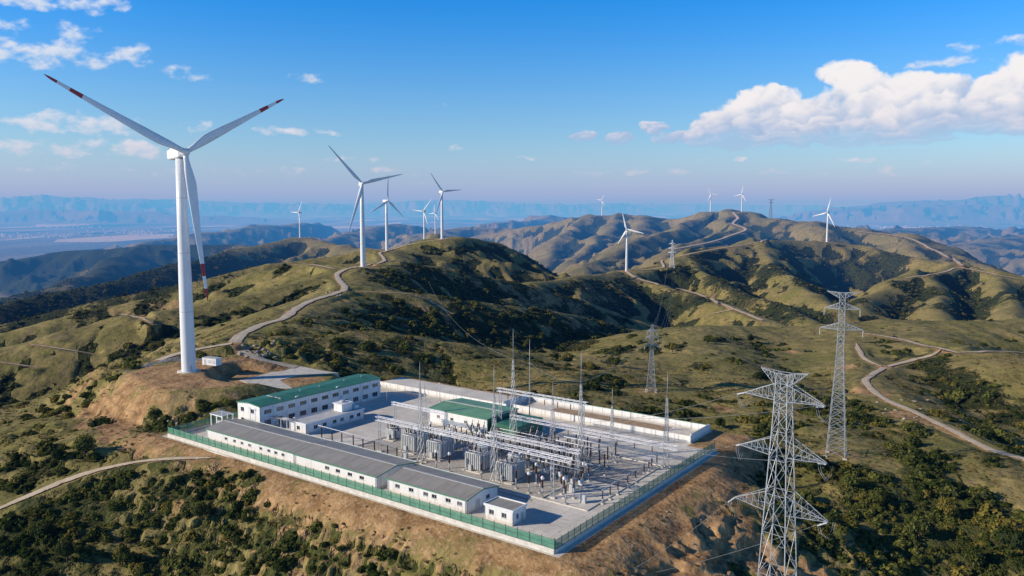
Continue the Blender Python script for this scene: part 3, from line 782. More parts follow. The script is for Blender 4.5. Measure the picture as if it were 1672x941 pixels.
# ------------------------------------------------------------------ mesh building helpers
class MB:
    def __init__(s): s.v = []; s.f = []; s.sm = []; s.mi = []; s.cur = 0
    def box(s, x0, x1, y0, y1, z0, z1):
        b = len(s.v)
        s.v += [(x0,y0,z0),(x1,y0,z0),(x1,y1,z0),(x0,y1,z0),(x0,y0,z1),(x1,y0,z1),(x1,y1,z1),(x0,y1,z1)]
        for q in ((0,3,2,1),(4,5,6,7),(0,1,5,4),(1,2,6,5),(2,3,7,6),(3,0,4,7)): s.f.append(tuple(b+i for i in q)); s.sm.append(False); s.mi.append(s.cur)
        return s
    def bar(s, a, b, w, w2=None):
        """square bar between two points"""
        a = Vector(a); b = Vector(b); d = b - a
        if d.length < 1e-6: return s
        d.normalize(); up = Vector((0,0,1)) if abs(d.z) < .95 else Vector((1,0,0))
        x = d.cross(up).normalized(); y = d.cross(x).normalized()
        w2 = w if w2 is None else w2
        k = len(s.v)
        for p, ww in ((a, w), (b, w2)):
            for i, j in ((-1,-1),(1,-1),(1,1),(-1,1)): s.v.append(tuple(p + x*(i*ww/2) + y*(j*ww/2)))
        for q in ((0,1,5,4),(1,2,6,5),(2,3,7,6),(3,0,4,7),(3,2,1,0),(4,5,6,7)): s.f.append(tuple(k+i for i in q)); s.sm.append(False); s.mi.append(s.cur)
        return s
    def tube(s, pts, rad, n=8, cap=True, smooth=True):
        """round tube through points; rad is a number or one per point"""
        pts = [Vector(p) for p in pts]; m = len(pts)
        rr = [rad]*m if isinstance(rad, (int, float)) else rad
        k = len(s.v)
        for i, p in enumerate(pts):
            d = (pts[min(i+1, m-1)] - pts[max(i-1, 0)])
            d = d.normalized() if d.length > 1e-9 else Vector((0,0,1))
            up = Vector((0,0,1)) if abs(d.z) < .9 else Vector((1,0,0))
            x = d.cross(up).normalized(); y = d.cross(x).normalized()
            for j in range(n):
                a = 2*math.pi*j/n
                s.v.append(tuple(p + x*(math.cos(a)*rr[i]) + y*(math.sin(a)*rr[i])))
        for i in range(m-1):
            for j in range(n):
                s.f.append((k+i*n+j, k+i*n+(j+1)%n, k+(i+1)*n+(j+1)%n, k+(i+1)*n+j)); s.sm.append(smooth); s.mi.append(s.cur)
        if cap:
            s.f.append(tuple(k+j for j in range(n))[::-1]); s.sm.append(False); s.mi.append(s.cur)
            s.f.append(tuple(k+(m-1)*n+j for j in range(n))); s.sm.append(False); s.mi.append(s.cur)
        return s
    def lathe(s, prof, c=(0,0,0), n=12):
        return s.tube([(c[0], c[1], c[2]+z) for r, z in prof], [max(r, .001) for r, z in prof], n)
    def quad(s, a, b, c, d):
        k = len(s.v); s.v += [tuple(a), tuple(b), tuple(c), tuple(d)]; s.f.append((k,k+1,k+2,k+3)); s.sm.append(False); s.mi.append(s.cur); return s
    def poly(s, pts):
        k = len(s.v); s.v += [tuple(p) for p in pts]; s.f.append(tuple(range(k, k+len(pts)))); s.sm.append(False); s.mi.append(s.cur); return s
    def prism(s, outline, axis, a, b):
        """extrude a closed outline given in the two other axes along axis 'x' or 'y' from a to b"""
        k = len(s.v); n = len(outline)
        for t in (a, b):
            for p, q in outline: s.v.append((t, p, q) if axis == 'x' else (p, t, q))
        for i in range(n): s.f.append((k+i, k+(i+1)%n, k+n+(i+1)%n, k+n+i)); s.sm.append(False); s.mi.append(s.cur)
        s.f.append(tuple(k+i for i in range(n))[::-1]); s.sm.append(False); s.mi.append(s.cur); s.f.append(tuple(k+n+i for i in range(n))); s.sm.append(False); s.mi.append(s.cur)
        return s
    def build(s, name, mat, parent=None, recalc=True):
        me = bpy.data.meshes.new(name); me.from_pydata(s.v, [], s.f)
        for m in (mat if isinstance(mat, (list, tuple)) else [mat]): me.materials.append(m)
        me.polygons.foreach_set('use_smooth', s.sm); me.polygons.foreach_set('material_index', s.mi)
        if recalc:
            bm = bmesh.new(); bm.from_mesh(me); bmesh.ops.recalc_face_normals(bm, faces=bm.faces); bm.to_mesh(me); bm.free()
        me.update()
        o = bpy.data.objects.new(name, me); COL.objects.link(o)
        if parent is not None: o.parent = parent
        return o
def tag(o, label=None, cat=None, group=None, kind=None):
    if label: o['label'] = label
    if cat: o['category'] = cat
    if group: o['group'] = group
    if kind: o['kind'] = kind
    return o
def thing(name, label, cat, loc=(0,0,0), rz=0.0, group=None):
    o = bpy.data.objects.new(name, None); COL.objects.link(o); o.location = loc; o.rotation_euler = (0,0,rz); o.empty_display_size = .5
    return tag(o, label, cat, group)
CHILD = {}
def kids(o):
    return [c for c in bpy.data.objects if c.parent is o]
def dup(root, loc, rz=None, label=None, group=None, cache={}):
    """a copy of a thing with its parts and their sub-parts"""
    key = root.name
    if key not in cache: cache[key] = [(c, kids(c)) for c in kids(root)]
    r = root.copy(); COL.objects.link(r); r.location = loc
    if rz is not None: r.rotation_euler = (0,0,rz)
    if label: r['label'] = label
    if group: r['group'] = group
    for c, gs in cache[key]:
        k = c.copy(); COL.objects.link(k); k.parent = r
        for g in gs:
            q = g.copy(); COL.objects.link(q); q.parent = k
    return r

RZ = math.atan2(-UU[1], -UU[0])              # local +x runs right along the front fence (-u), local +y runs away (v)
def L2(u, v, z=0.0): return pad(u, v, z)

# ------------------------------------------------------------------ materials
M = {}
m, nt = new_mat('white_render'); h = NT(nt)
geo = h.n('ShaderNodeNewGeometry'); pos = geo.outputs['Position']; sp_ = h.n('ShaderNodeSeparateXYZ'); h.l(pos, sp_.inputs[0])
st = h.n('ShaderNodeVectorMath', operation='MULTIPLY'); h.l(pos, st.inputs[0]); st.inputs[1].default_value = (1.3, 1.3, .10)
a_ = h.noise(st.outputs[0], 1.0, 5, .65); b_ = h.noise(pos, .35, 4, .6)
c = h.mix(h.ramp(a_, .48, .75), (0.79, 0.79, 0.785), (0.60, 0.595, 0.57))
c = h.mix(h.math('MULTIPLY', h.ramp(b_, .45, .7), .35), c, (0.66, 0.655, 0.63))
gr = h.ramp(h.math('SUBTRACT', sp_.outputs[2], h.math('MULTIPLY', a_, 1.2)), -.5, .5, 1, 0)
c = h.mix(h.math('MULTIPLY', gr, .6), c, (0.46, 0.42, 0.35))
bs = h.n('ShaderNodeBsdfPrincipled'); bs.inputs['Roughness'].default_value = .75; bs.inputs['Specular IOR Level'].default_value = .3; h.l(c, bs.inputs['Base Color'])
o = h.n('ShaderNodeOutputMaterial'); h.l(bs.outputs[0], o.inputs[0]); M['white_wall'] = m
M['white_paint'] = simple_mat('white_metal_paint', (0.80, 0.81, 0.82), .45, 0, .06, .6)
M['concrete'] = simple_mat('pale_concrete', (0.60, 0.57, 0.51), .9, 0, .18, .4, .3, 8)
M['kerb'] = simple_mat('kerb_concrete', (0.66, 0.63, 0.57), .9, 0, .16, .8)
M['galv'] = simple_mat('galvanised_steel', (0.42, 0.44, 0.46), .45, .35, .12, 1.5)
M['pylon'] = simple_mat('weathered_galvanised_steel', (0.40, 0.42, 0.44), .5, .3, .18, .8)
M['beam'] = simple_mat('white_galvanised_beam', (0.80, 0.80, 0.84), .45, .1, .08, 1.5)
M['tank'] = simple_mat('grey_transformer_paint', (0.46, 0.48, 0.49), .5, .1, .16, 1.1)
M['fin'] = simple_mat('grey_radiator_paint', (0.58, 0.60, 0.61), .5, .1, .14, 1.3)
M['brown'] = simple_mat('brown_porcelain', (0.050, 0.024, 0.019), .22, 0, .2, 3, spec=.6)
M['dark'] = simple_mat('dark_grey_fitting', (0.06, 0.062, 0.066), .5, .2, .2, 3)
M['red'] = simple_mat('red_paint', (0.22, 0.040, 0.028), .5, 0, .1, 1)
M['green_trim'] = simple_mat('green_trim_paint', (0.10, 0.26, 0.16), .55, 0, .15, 1)
M['wire'] = simple_mat('weathered_aluminium_wire', (0.30, 0.31, 0.32), .5, .4, .05, 1)
m, nt = new_mat('window_glass'); h = NT(nt)
oi = h.n('ShaderNodeObjectInfo'); c = h.mix(h.ramp(oi.outputs['Random'], .35, 1.0), (0.020, 0.025, 0.032), (0.17, 0.18, 0.19))
bs = h.n('ShaderNodeBsdfPrincipled'); bs.inputs['Roughness'].default_value = .10; bs.inputs['Specular IOR Level'].default_value = .7; h.l(c, bs.inputs['Base Color'])
o = h.n('ShaderNodeOutputMaterial'); h.l(bs.outputs[0], o.inputs[0]); M['glass_dark'] = m
M['frame'] = simple_mat('grey_window_frame', (0.50, 0.51, 0.52), .5, 0, .1, 2)
def ribbed_mat(name, col, pitch, depth, axis, rough=.5, var=.14):
    """ribbed sheet metal with streaks"""
    m, nt = new_mat(name); h = NT(nt)
    tcn = h.n('ShaderNodeTexCoord'); s = h.n('ShaderNodeSeparateXYZ'); h.l(tcn.outputs['Object'], s.inputs[0])
    a = h.math('SINE', h.math('MULTIPLY', s.outputs[axis], 2*math.pi/pitch))
    rib = h.math('POWER', h.math('ABSOLUTE', a), 6.0)
    st = h.n('ShaderNodeVectorMath', operation='MULTIPLY'); h.l(tcn.outputs['Object'], st.inputs[0]); st.inputs[1].default_value = (1.4, .12, 1) if axis == 0 else (.12, 1.4, 1)
    n = h.noise(st.outputs[0], 1.0, 5, .6); n2 = h.noise(tcn.outputs['Object'], .25, 3, .5)
    c = h.mix(h.ramp(n, .3, .7), tuple(c*(1-var) for c in col), tuple(c*(1+var) for c in col))
    n5 = h.noise(tcn.outputs['Object'], .11, 5, .65)
    c = h.mix(h.math('MULTIPLY', h.ramp(n5, .5, .68), .4), c, (col[0]*.72+.02, col[1]*.68+.012, col[2]*.62))
    c = h.mix(h.math('MULTIPLY', h.ramp(n2, .35, .7), .35), c, tuple(min(1, c*1.5+.03) for c in col))
    # panel joints
    fr = h.math('FRACT', h.math('DIVIDE', s.outputs[axis], 6.0))
    c = h.mix(h.math('MULTIPLY', h.math('LESS_THAN', fr, .022), .5), c, tuple(c*.45 for c in col))
    c = h.mix(h.math('MULTIPLY', rib, .22), c, tuple(c*.4 for c in col))
    bs = h.n('ShaderNodeBsdfPrincipled'); bs.inputs['Roughness'].default_value = rough; bs.inputs['Specular IOR Level'].default_value = .4
    h.l(c, bs.inputs['Base Color'])
    bp = h.n('ShaderNodeBump'); bp.inputs['Strength'].default_value = .6; bp.inputs['Distance'].default_value = depth; h.l(rib, bp.inputs['Height']); h.l(bp.outputs[0], bs.inputs['Normal'])
    o = h.n('ShaderNodeOutputMaterial'); h.l(bs.outputs[0], o.inputs[0]); return m
M['roof_green'] = ribbed_mat('green_ribbed_roof', (0.035, 0.17, 0.11), .9, .06, 1)
M['roof_green2'] = ribbed_mat('faded_green_ribbed_roof', (0.15, 0.33, 0.20), .9, .06, 0)
M['roof_grey'] = ribbed_mat('grey_ribbed_roof', (0.30, 0.285, 0.255), 1.0, .06, 0)
M['roof_flat'] = simple_mat('pale_flat_roof', (0.52, 0.53, 0.55), .85, 0, .16, .35)
M['wall_green'] = ribbed_mat('green_ribbed_wall', (0.04, 0.15, 0.095), .9, .05, 1)
# green mesh of the fence: half open
m, nt = new_mat('green_fence_mesh'); h = NT(nt)
tcn = h.n('ShaderNodeTexCoord'); geo = h.n('ShaderNodeNewGeometry')
nz = h.noise(geo.outputs['Position'], .7, 4, .6)
cc = h.mix(h.ramp(nz, .3, .7), (0.065, 0.24, 0.15), (0.12, 0.35, 0.225))
bs = h.n('ShaderNodeBsdfPrincipled'); bs.inputs['Roughness'].default_value = .6; h.l(cc, bs.inputs['Base Color'])
tr = h.n('ShaderNodeBsdfTransparent'); mxs = h.n('ShaderNodeMixShader'); mxs.inputs[0].default_value = .72
h.l(tr.outputs[0], mxs.inputs[1]); h.l(bs.outputs[0], mxs.inputs[2])
o = h.n('ShaderNodeOutputMaterial'); h.l(mxs.outputs[0], o.inputs[0]); M['mesh'] = m
M['post_green'] = simple_mat('green_fence_post', (0.04, 0.12, 0.08), .5, .1, .15, 2)
# yard concrete with cast bays, joints and stains
m, nt = new_mat('yard_concrete'); h = NT(nt)
tcn = h.n('ShaderNodeTexCoord'); ob = tcn.outputs['Object']
s = h.n('ShaderNodeSeparateXYZ'); h.l(ob, s.inputs[0])
n1 = h.noise(ob, .12, 6, .62); n2 = h.noise(ob, .9, 4, .6); n3 = h.noise(ob, .03, 3, .5)
c = h.mix(h.ramp(n1, .32, .68), (0.60, 0.57, 0.51), (0.80, 0.755, 0.68))
c = h.mix(h.math('MULTIPLY', h.ramp(n2, .5, .75), .35), c, (0.28, 0.27, 0.25))
c = h.mix(h.math('MULTIPLY', h.ramp(n3, .45, .62), .4), c, (0.54, 0.52, 0.48))
bay = h.n('ShaderNodeTexBrick')
bay.inputs['Scale'].default_value = 1.0; bay.inputs['Mortar Size'].default_value = .055; bay.inputs['Brick Width'].default_value = 5.0; bay.inputs['Row Height'].default_value = 4.0; bay.offset = 0.0; bay.inputs['Bias'].default_value = 0
bay.inputs['Color1'].default_value = (.93,.93,.93,1); bay.inputs['Color2'].default_value = (1.0,1.0,1.0,1); bay.inputs['Mortar'].default_value = (.55,.55,.55,1)
h.l(ob, bay.inputs['Vector'])
n4 = h.noise(ob, .33, 6, .7, .6)
c = h.mix(h.math('MULTIPLY', h.ramp(n4, .57, .68), .45), c, (0.27, 0.25, 0.225))
c = h.mix(.75, c, bay.outputs['Color'], 'MULTIPLY')
bs = h.n('ShaderNodeBsdfPrincipled'); bs.inputs['Roughness'].default_value = .85; bs.inputs['Specular IOR Level'].default_value = .25; h.l(c, bs.inputs['Base Color'])
o = h.n('ShaderNodeOutputMaterial'); h.l(bs.outputs[0], o.inputs[0]); M['yard'] = m
M['gravelbed'] = simple_mat('grey_gravel_bed', (0.50, 0.465, 0.41), .95, 0, .25, 1.2, .6, 6)
M['shadow_slab'] = ribbed_mat('shadow_line_slab', (0.36, 0.35, 0.33), .8, .02, 0, .9)
M['sand'] = simple_mat('bare_sandy_fill', (0.42, 0.30, 0.19), .95, 0, .25, .5, .5, 5)

# ------------------------------------------------------------------ the yard
yard = thing('pavement', None, None, L2(0, 0), RZ); del_keys = [k for k in list(yard.keys())]
def struct_box(name, x0, x1, y0, y1, z0, z1, mat):
    """setting piece in the compound frame (x = -u, y = v)"""
    o = MB().box(x0, x1, y0, y1, z0, z1).build(name, mat)
    o.location = L2(0, 0); o.rotation_euler = (0, 0, RZ); o['kind'] = 'structure'; return o
bpy.data.objects.remove(yard)
struct_box('pavement', -139.0, 1.6, -0.9, 81.8, -4.5, 0.0, M['yard'])
struct_box('pavement', -139.0, -8.2, 81.804, 101.0, -4.5, 0.0, M['yard'])
struct_box('ground', -118.0, -60.0, 1.2, 2.6, -0.05, 0.012, M['gravelbed'])
# gravelled equipment bed with its light kerbs
struct_box('gravel', -84.0, -19.2, 23.4, 41.0, -0.05, 0.016, M['gravelbed'])
struct_box('gravel', -56.0, -6.7, 41.004, 61.3, -0.05, 0.016, M['gravelbed'])
for a in ((-60.0, -6.5, 22.9, 23.3), (-19.1, -18.7, 23.31, 53.0), (-21.0, -6.4, 61.4, 61.8), (-84.4, -84.05, 23.31, 41.0), (-84.0, -62.0, 22.9, 23.3), (-6.45, -6.1, 22.9, 61.8)):
    struct_box('kerb', a[0], a[1], a[2], a[3], -0.05, 0.22, M['kerb'])
struct_box('ground', -62.0, -20.0, 87.0, 97.5, -0.05, 0.02, M['sand'])
for k_, (x0_, x1_, y0_, y1_) in enumerate(((-118, -20, 20.6, 21.5), (-60.5, -59.6, 41.2, 56.5), (-18.2, -17.3, 23.4, 60.5), (-100, -86, 50.0, 50.9), (-57.8, -9.5, 63.2, 64.1))):  # added dark slab strips standing in for shadow lines on the paving
    struct_box('shadow_line_strip', x0_, x1_, y0_, y1_, -.05, .05, M['shadow_slab'])
struct_box('path', -8.0, 1.4, 80.0, 82.0, 0.0, 0.05, M['kerb'])

# ------------------------------------------------------------------ fences and yard walls
def fence(label, a, b, base_h, mesh_h, n, group=None):
    (u0, v0), (u1, v1) = a, b
    L = math.hypot(u1-u0, v1-v0)
    p0, p1 = L2(u0, v0), L2(u1, v1)
    rz = math.atan2(p1.y-p0.y, p1.x-p0.x)
    t = thing('fence', label, 'fence', p0, rz)
    MB().box(0, L, -.18, .18, -2.2, base_h).build('base_wall', M['kerb'], t)
    MB().box(0, L, -.21, .21, base_h + .004, base_h + .09).build('coping', M['concrete'], t)
    mb = MB()
    for i in range(n):
        x0, x1 = L*i/n + .05, L*(i+1)/n - .05
        mb.quad((x0, 0, base_h+.10), (x1, 0, base_h+.10), (x1, 0, base_h+mesh_h), (x0, 0, base_h+mesh_h))
    mb.build('mesh_panel', M['mesh'], t)
    rl = MB()
    for i in range(n):
        x0, x1 = L*i/n + .05, L*(i+1)/n - .05
        for z in (base_h+.12, base_h+mesh_h*.52, base_h+mesh_h): rl.bar((x0, .03, z), (x1, .03, z), .05)
    rl.build('rail', M['post_green'], t)
    pm = MB().box(-.05, .05, -.05, .05, base_h+.09, base_h+mesh_h+.28).box(-.075, .075, -.075, .075, base_h+mesh_h+.28, base_h+mesh_h+.33)
    p = pm.build('post', M['post_green'], t)
    for i in range(1, n+1):
        q = p.copy(); COL.objects.link(q); q.parent = t; q.location = (L*i/n, 0, 0)
    return t
fence('green mesh fence on white base wall along the front of the substation', (0, 0), (137, 0), .95, 2.0, 46)
fence('green mesh fence climbing the right side of the substation in shade', (0, .3), (0, 82), .75, 1.9, 34)
fence('short green mesh fence at the left end beside the two storey building', (137, .3), (137, 83.6), .6, 2.0, 28)
def yard_wall(label, a, b, h, n, mat, top=None, cat='wall'):
    (u0, v0), (u1, v1) = a, b
    L = math.hypot(u1-u0, v1-v0); p0, p1 = L2(u0, v0), L2(u1, v1)
    t = thing('boundary_wall', label, cat, p0, math.atan2(p1.y-p0.y, p1.x-p0.x))
    MB().box(0, L, -.12, .12, -1.5, h).build('wall_panel', mat, t)
    MB().box(-.05, L+.05, -.17, .17, h+.003, h+.12).build('coping', top or M['kerb'], t)
    p = MB().box(-.2, .2, -.2, .2, -1.5, h+.03).build('pier', mat, t)
    for i in range(1, n+1):
        q = p.copy(); COL.objects.link(q); q.parent = t; q.location = (L*i/n, 0, 0)
    return t
yard_wall('long white wall closing the back of the substation yard', (136.6, 84.5), (74.5, 84.5), 1.9, 16, M['white_wall'])
yard_wall('white wall between the main yard and the bare annex yard', (72, 85.4), (8.8, 85.4), 2.0, 17, M['white_wall'])
yard_wall('outermost white wall behind the empty annex yard', (76, 99.8), (8.8, 99.8), 1.9, 18, M['white_wall'], M['green_trim'])
yard_wall('short white end wall closing the right end of the annex yard', (8.8, 85.9), (8.8, 99.3), 2.4, 4, M['white_wall'])
yard_wall('short white end wall closing the left end of the annex yard', (76, 85.0), (76, 99.3), 2.4, 4, M['white_wall'])

# ------------------------------------------------------------------ buildings
def holes_wall(mb, L, H, th, holes):
    """wall of thickness th in the local xz plane (outside at y = 0, inside at y = th) with rectangular openings"""
    xs = sorted({0.0, L, *[a for q in holes for a in (q[0], q[1])]}); zs = sorted({0.0, H, *[a for q in holes for a in (q[2], q[3])]})
    for i in range(len(xs)-1):
        j = 0
        while j < len(zs)-1:
            def hole(jj):
                cx, cz = (xs[i]+xs[i+1])/2, (zs[jj]+zs[jj+1])/2
                return any(q[0] < cx < q[1] and q[2] < cz < q[3] for q in holes)
            if hole(j): j += 1; continue
            k = j
            while k+1 < len(zs)-1 and not hole(k+1): k += 1
            mb.box(xs[i], xs[i+1], 0, th, zs[j], zs[k+1]); j = k+1
def place_side(o, side, W, D):
    """put a wall-plane mesh (x along, z up, outside at -y) on a side of a W x D block"""
    if side == 'front': o.location = (0, 0, 0)
    elif side == 'right': o.location = (W, 0, 0); o.rotation_euler = (0, 0, math.pi/2)
    elif side == 'back': o.location = (W, D, 0); o.rotation_euler = (0, 0, math.pi)
    elif side == 'left': o.location = (0, D, 0); o.rotation_euler = (0, 0, -math.pi/2)
def window_mb(w, hgt, bars=1):
    mb = MB(); f = .07
    mb.box(-.08, w+.08, -.20, -.021, -.10, -.02)
    mb.box(0, w, -.02, .10, 0, f).box(0, w, -.02, .10, hgt-f, hgt).box(0, f, -.02, .10, f, hgt-f).box(w-f, w, -.02, .10, f, hgt-f)
    for k in range(bars): x = w*(k+1)/(bars+1); mb.box(x-.03, x+.03, 0, .09, f, hgt-f)
    return mb
WCACHE = {}
def add_window(root, side, x, z, w, hgt, W, D, bars=1, name='window'):
    key = (round(w, 2), round(hgt, 2), bars)
    if key not in WCACHE:
        o = window_mb(w, hgt, bars).build(name, M['frame'], root); p = MB().box(.05, w-.05, .055, .075, .05, hgt-.05).build('pane', M['glass_dark'], o)
        WCACHE[key] = (o.data, p.data)
    else:
        o = bpy.data.objects.new(name, WCACHE[key][0]); COL.objects.link(o); o.parent = root
        p = bpy.data.objects.new('pane', WCACHE[key][1]); COL.objects.link(p); p.parent = o
    e = .10
    if side == 'front': o.location = (x, e, z)
    elif side == 'right': o.location = (W-e, x, z); o.rotation_euler = (0, 0, math.pi/2)
    elif side == 'back': o.location = (W-x, D-e, z); o.rotation_euler = (0, 0, math.pi)
    elif side == 'left': o.location = (e, D-x, z); o.rotation_euler = (0, 0, -math.pi/2)
    return o
def block(name, label, cat, u, v, W, D, H, wins, roof, wallmat, trim=M['green_trim'], z=0.0, eave=.25, rise=.9, ridge='x', roofmat=None, flat=False):
    """building whose near-left corner (looking from the front fence) is at u (its left end), v; W along the fence, D away from it"""
    t = thing(name, label, cat, L2(u, v, z), RZ)
    for side, Ls in (('front', W), ('right', D), ('back', W), ('left', D)):
        hs = [(x, x+w, zz, zz+hh) for (sd, x, zz, w, hh, kind) in wins if sd == side]
        mb = MB(); holes_wall(mb, Ls, H, .22, hs)
        place_side(mb.build('wall', wallmat[side] if isinstance(wallmat, dict) else wallmat, t), side, W, D)
        for (sd, x, zz, w, hh, kind) in wins:
            if sd != side: continue
            if kind == 'window': add_window(t, side, x, zz, w, hh, W, D, 1 if w < 2.2 else 2)
            else:
                d = MB().box(0, w, 0, .08, 0, hh-.01).build('door', M[kind], t)
                e = .1
                d.location = {'front': (x, e, zz), 'right': (W-e, x, zz), 'back': (W-x, D-e, zz), 'left': (e, D-x, zz)}[side]
                d.rotation_euler = (0, 0, {'front': 0, 'right': math.pi/2, 'back': math.pi, 'left': -math.pi/2}[side])
    rm = roofmat
    if flat:
        MB().box(-.12, W+.12, -.12, D+.12, H+.003, H+.18).build('roof', rm, t)
        mb = MB()
        for a in ((-.2, W+.2, -.2, -.03), (-.2, W+.2, D+.03, D+.2), (-.2, -.03, -.028, D+.028), (W+.03, W+.2, -.028, D+.028)): mb.box(a[0], a[1], a[2], a[3], H-.1, H+.40)
        mb.build('parapet', trim, t)
    else:
        e = eave
        if ridge == 'x':
            o = MB().prism([(-e, H+.02), (D/2, H+rise), (D+e, H+.02), (D+e, H+.14), (D/2, H+rise+.13), (-e, H+.14)], 'x', -e, W+e).build('roof', rm, t)
            for g0 in (.02, W-.2): MB().prism([(0, H+.004), (D, H+.004), (D/2, H+rise-.03)], 'x', g0, g0+.18).build('gable', wallmat if not isinstance(wallmat, dict) else wallmat['front'], t)
            mb = MB().box(-e-.06, W+e+.06, -e-.10, -e-.003, H-.12, H+.17).box(-e-.06, W+e+.06, D+e+.003, D+e+.10, H-.12, H+.17)
            for x in (-e-.06, W+e+.003):
                mb.prism([(-e, H-.1), (D/2, H+rise-.12), (D+e, H-.1), (D+e, H+.16), (D/2, H+rise+.15), (-e, H+.16)], 'x', x, x+.055)
            mb.build('fascia', trim, t)
        else:
            MB().prism([(-e, H+.02), (W/2, H+rise), (W+e, H+.02), (W+e, H+.14), (W/2, H+rise+.13), (-e, H+.14)], 'y', -e, D+e).build('roof', rm, t)
            for g0 in (.02, D-.2): MB().prism([(0, H+.004), (W, H+.004), (W/2, H+rise-.03)], 'y', g0, g0+.18).build('gable', wallmat if not isinstance(wallmat, dict) else wallmat['front'], t)
            mb = MB().box(-e-.10, -e-.003, -e-.06, D+e+.06, H-.12, H+.17).box(W+e+.003, W+e+.10, -e-.06, D+e+.06, H-.12, H+.17)
            for y in (-e-.06, D+e+.003):
                mb.prism([(-e, H-.1), (W/2, H+rise-.12), (W+e, H-.1), (W+e, H+.16), (W/2, H+rise+.15), (-e, H+.16)], 'y', y, y+.055)
            mb.build('fascia', trim, t)
    return t
# two storey control building: gable end to the front, long facade to the right
W2, D2, H2 = 11.2, 51.0, 7.1
wins = [('front', 1.6, 4.5, 1.7, 1.35, 'window'), ('front', 6.6, 4.5, 1.7, 1.35, 'window'), ('front', 1.6, 1.1, 1.7, 1.35, 'window'), ('front', 6.6, 1.1, 1.7, 1.35, 'window')]
for i in range(11):
    x = 1.6 + i * 4.55
    wins.append(('right', x, 4.5, 2.7, 1.25, 'window'))
    if i in (1, 7): wins.append(('right', x + .4, .05, 1.8, 2.6, 'dark'))
    else: wins.append(('right', x, 1.0, 2.5, 1.6, 'window'))
ctl = block('control_building', 'two storey white building with green roof and rows of dark windows', 'building', 132.0, 20.6, W2, D2, H2, wins, None, M['white_wall'], ridge='y', rise=.55, eave=.18, roofmat=M['roof_green'])
for x in range(1, 11): pass
pl = MB()
for i in range(12): pl.box(W2+.005, W2+.13, .45 + i*4.55, .75 + i*4.55, 0, H2-.15)
pl.box(W2+.004, W2+.10, .2, D2-.2, 3.3, 3.55)
pl.build('pilaster', M['white_wall'], ctl)
for y in (8, 19, 27, 38, 46): MB().lathe([(.16, 0), (.16, .6), (.3, .62), (.3, .78), (.02, .9)], (W2*.62, y, H2+.42), 10).build('roof_vent', M['frame'], ctl)
rs = MB().box(2.2, 9.4, 9.2, 9.55, H2+.50, H2+.66); rs.build('roof_seam', M['frame'], ctl)
for y in (14, 31): MB().box(W2-.6, W2-.25, y, y+1.0, H2+.25, H2+.62).build('roof_box', M['white_paint'], ctl)
for i, y in enumerate((5.2, 14.4, 23.5, 32.6, 41.7)): MB().box(0, .75, -.42, -.03, 0, .6).build('air_conditioner', M['white_paint'], ctl).location = (W2+.42, y, 3.75 if i % 2 else .6)
for o in kids(ctl):
    if o.name.startswith('air_conditioner'): o.rotation_euler = (0, 0, math.pi/2)

# front row: long grey-roofed hall in two lengths, then a shorter one, then the kiosk
wn = [('front', x, 1.55, 1.3, .75, 'window') for x in (9.0, 13.0, 16.5, 20.0, 25.0, 28.5, 31.5, 34.5)]
hall = block('service_hall', 'left half of the long low grey roofed hall behind the front fence', 'building', 125.0, 5.0, 40.0, 12.6, 3.2, wn, None, M['white_wall'], rise=1.0, roofmat=M['roof_grey'])
wn = [('front', x, 1.5, 1.6, .9, 'window') for x in (12.0, 16.0, 20.4, 24.6)] + [('right', 5.0, .05, 1.6, 2.3, 'frame')]
hall2 = block('service_hall', 'right half of the long low grey roofed hall with white gable end', 'building', 84.7, 4.7, 30.6, 13.4, 3.2, wn, None, M['white_wall'], rise=1.1, roofmat=M['roof_grey'])
wn = [('front', x, 1.5, 1.5, .95, 'window') for x in (2.6, 7.0, 11.6, 14.2, 18.4, 21.8)] + [('right', 3.2, .05, 1.5, 2.3, 'frame'), ('right', 7.0, 1.4, 1.4, .9, 'window')]
mid = block('service_hall', 'shorter grey roofed white hall between the long hall and the kiosk', 'building', 51.4, 5.6, 24.6, 11.4, 3.2, wn, None, M['white_wall'], rise=1.0, roofmat=M['roof_grey'])
wn = [('front', 1.2, 1.3, 1.3, 1.1, 'window'), ('front', 4.6, 1.3, 1.3, 1.1, 'window'), ('right', 1.3, 1.2, .9, 1.1, 'window'), ('right', 2.9, .05, .95, 2.1, 'frame')]
ki = block('kiosk', 'small square white kiosk with flat grey roof near the front corner', 'building', 22.2, 6.2, 7.6, 4.9, 3.15, wn, None, M['white_wall'], M['white_paint'], roofmat=M['roof_grey'], flat=True)
for hb, n_ in ((hall, 9), (hall2, 7), (mid, 6)):
    Wd = hb.name
# ridge caps, gutters and drain pipes on the three grey roofs
for hb, Wd, Dd, rs_ in ((hall, 40.0, 12.6, 1.0), (hall2, 30.6, 13.4, 1.1), (mid, 24.6, 11.4, 1.0)):
    MB().box(-.2, Wd+.2, Dd*.5-.22, Dd*.5+.22, 3.2+rs_+.11, 3.2+rs_+.19).build('ridge_cap', M['frame'], hb)
    MB().box(-.2, Wd+.2, Dd+.36, Dd+.62, 3.2+.02, 3.2+.24).build('gutter', M['white_paint'], hb)
    for x in (.4, Wd-.4): MB().tube([(x, -.2, 3.05), (x, -.12, 2.8), (x, -.12, 0)], .06, 6).build('drain_pipe', M['white_paint'], hb)
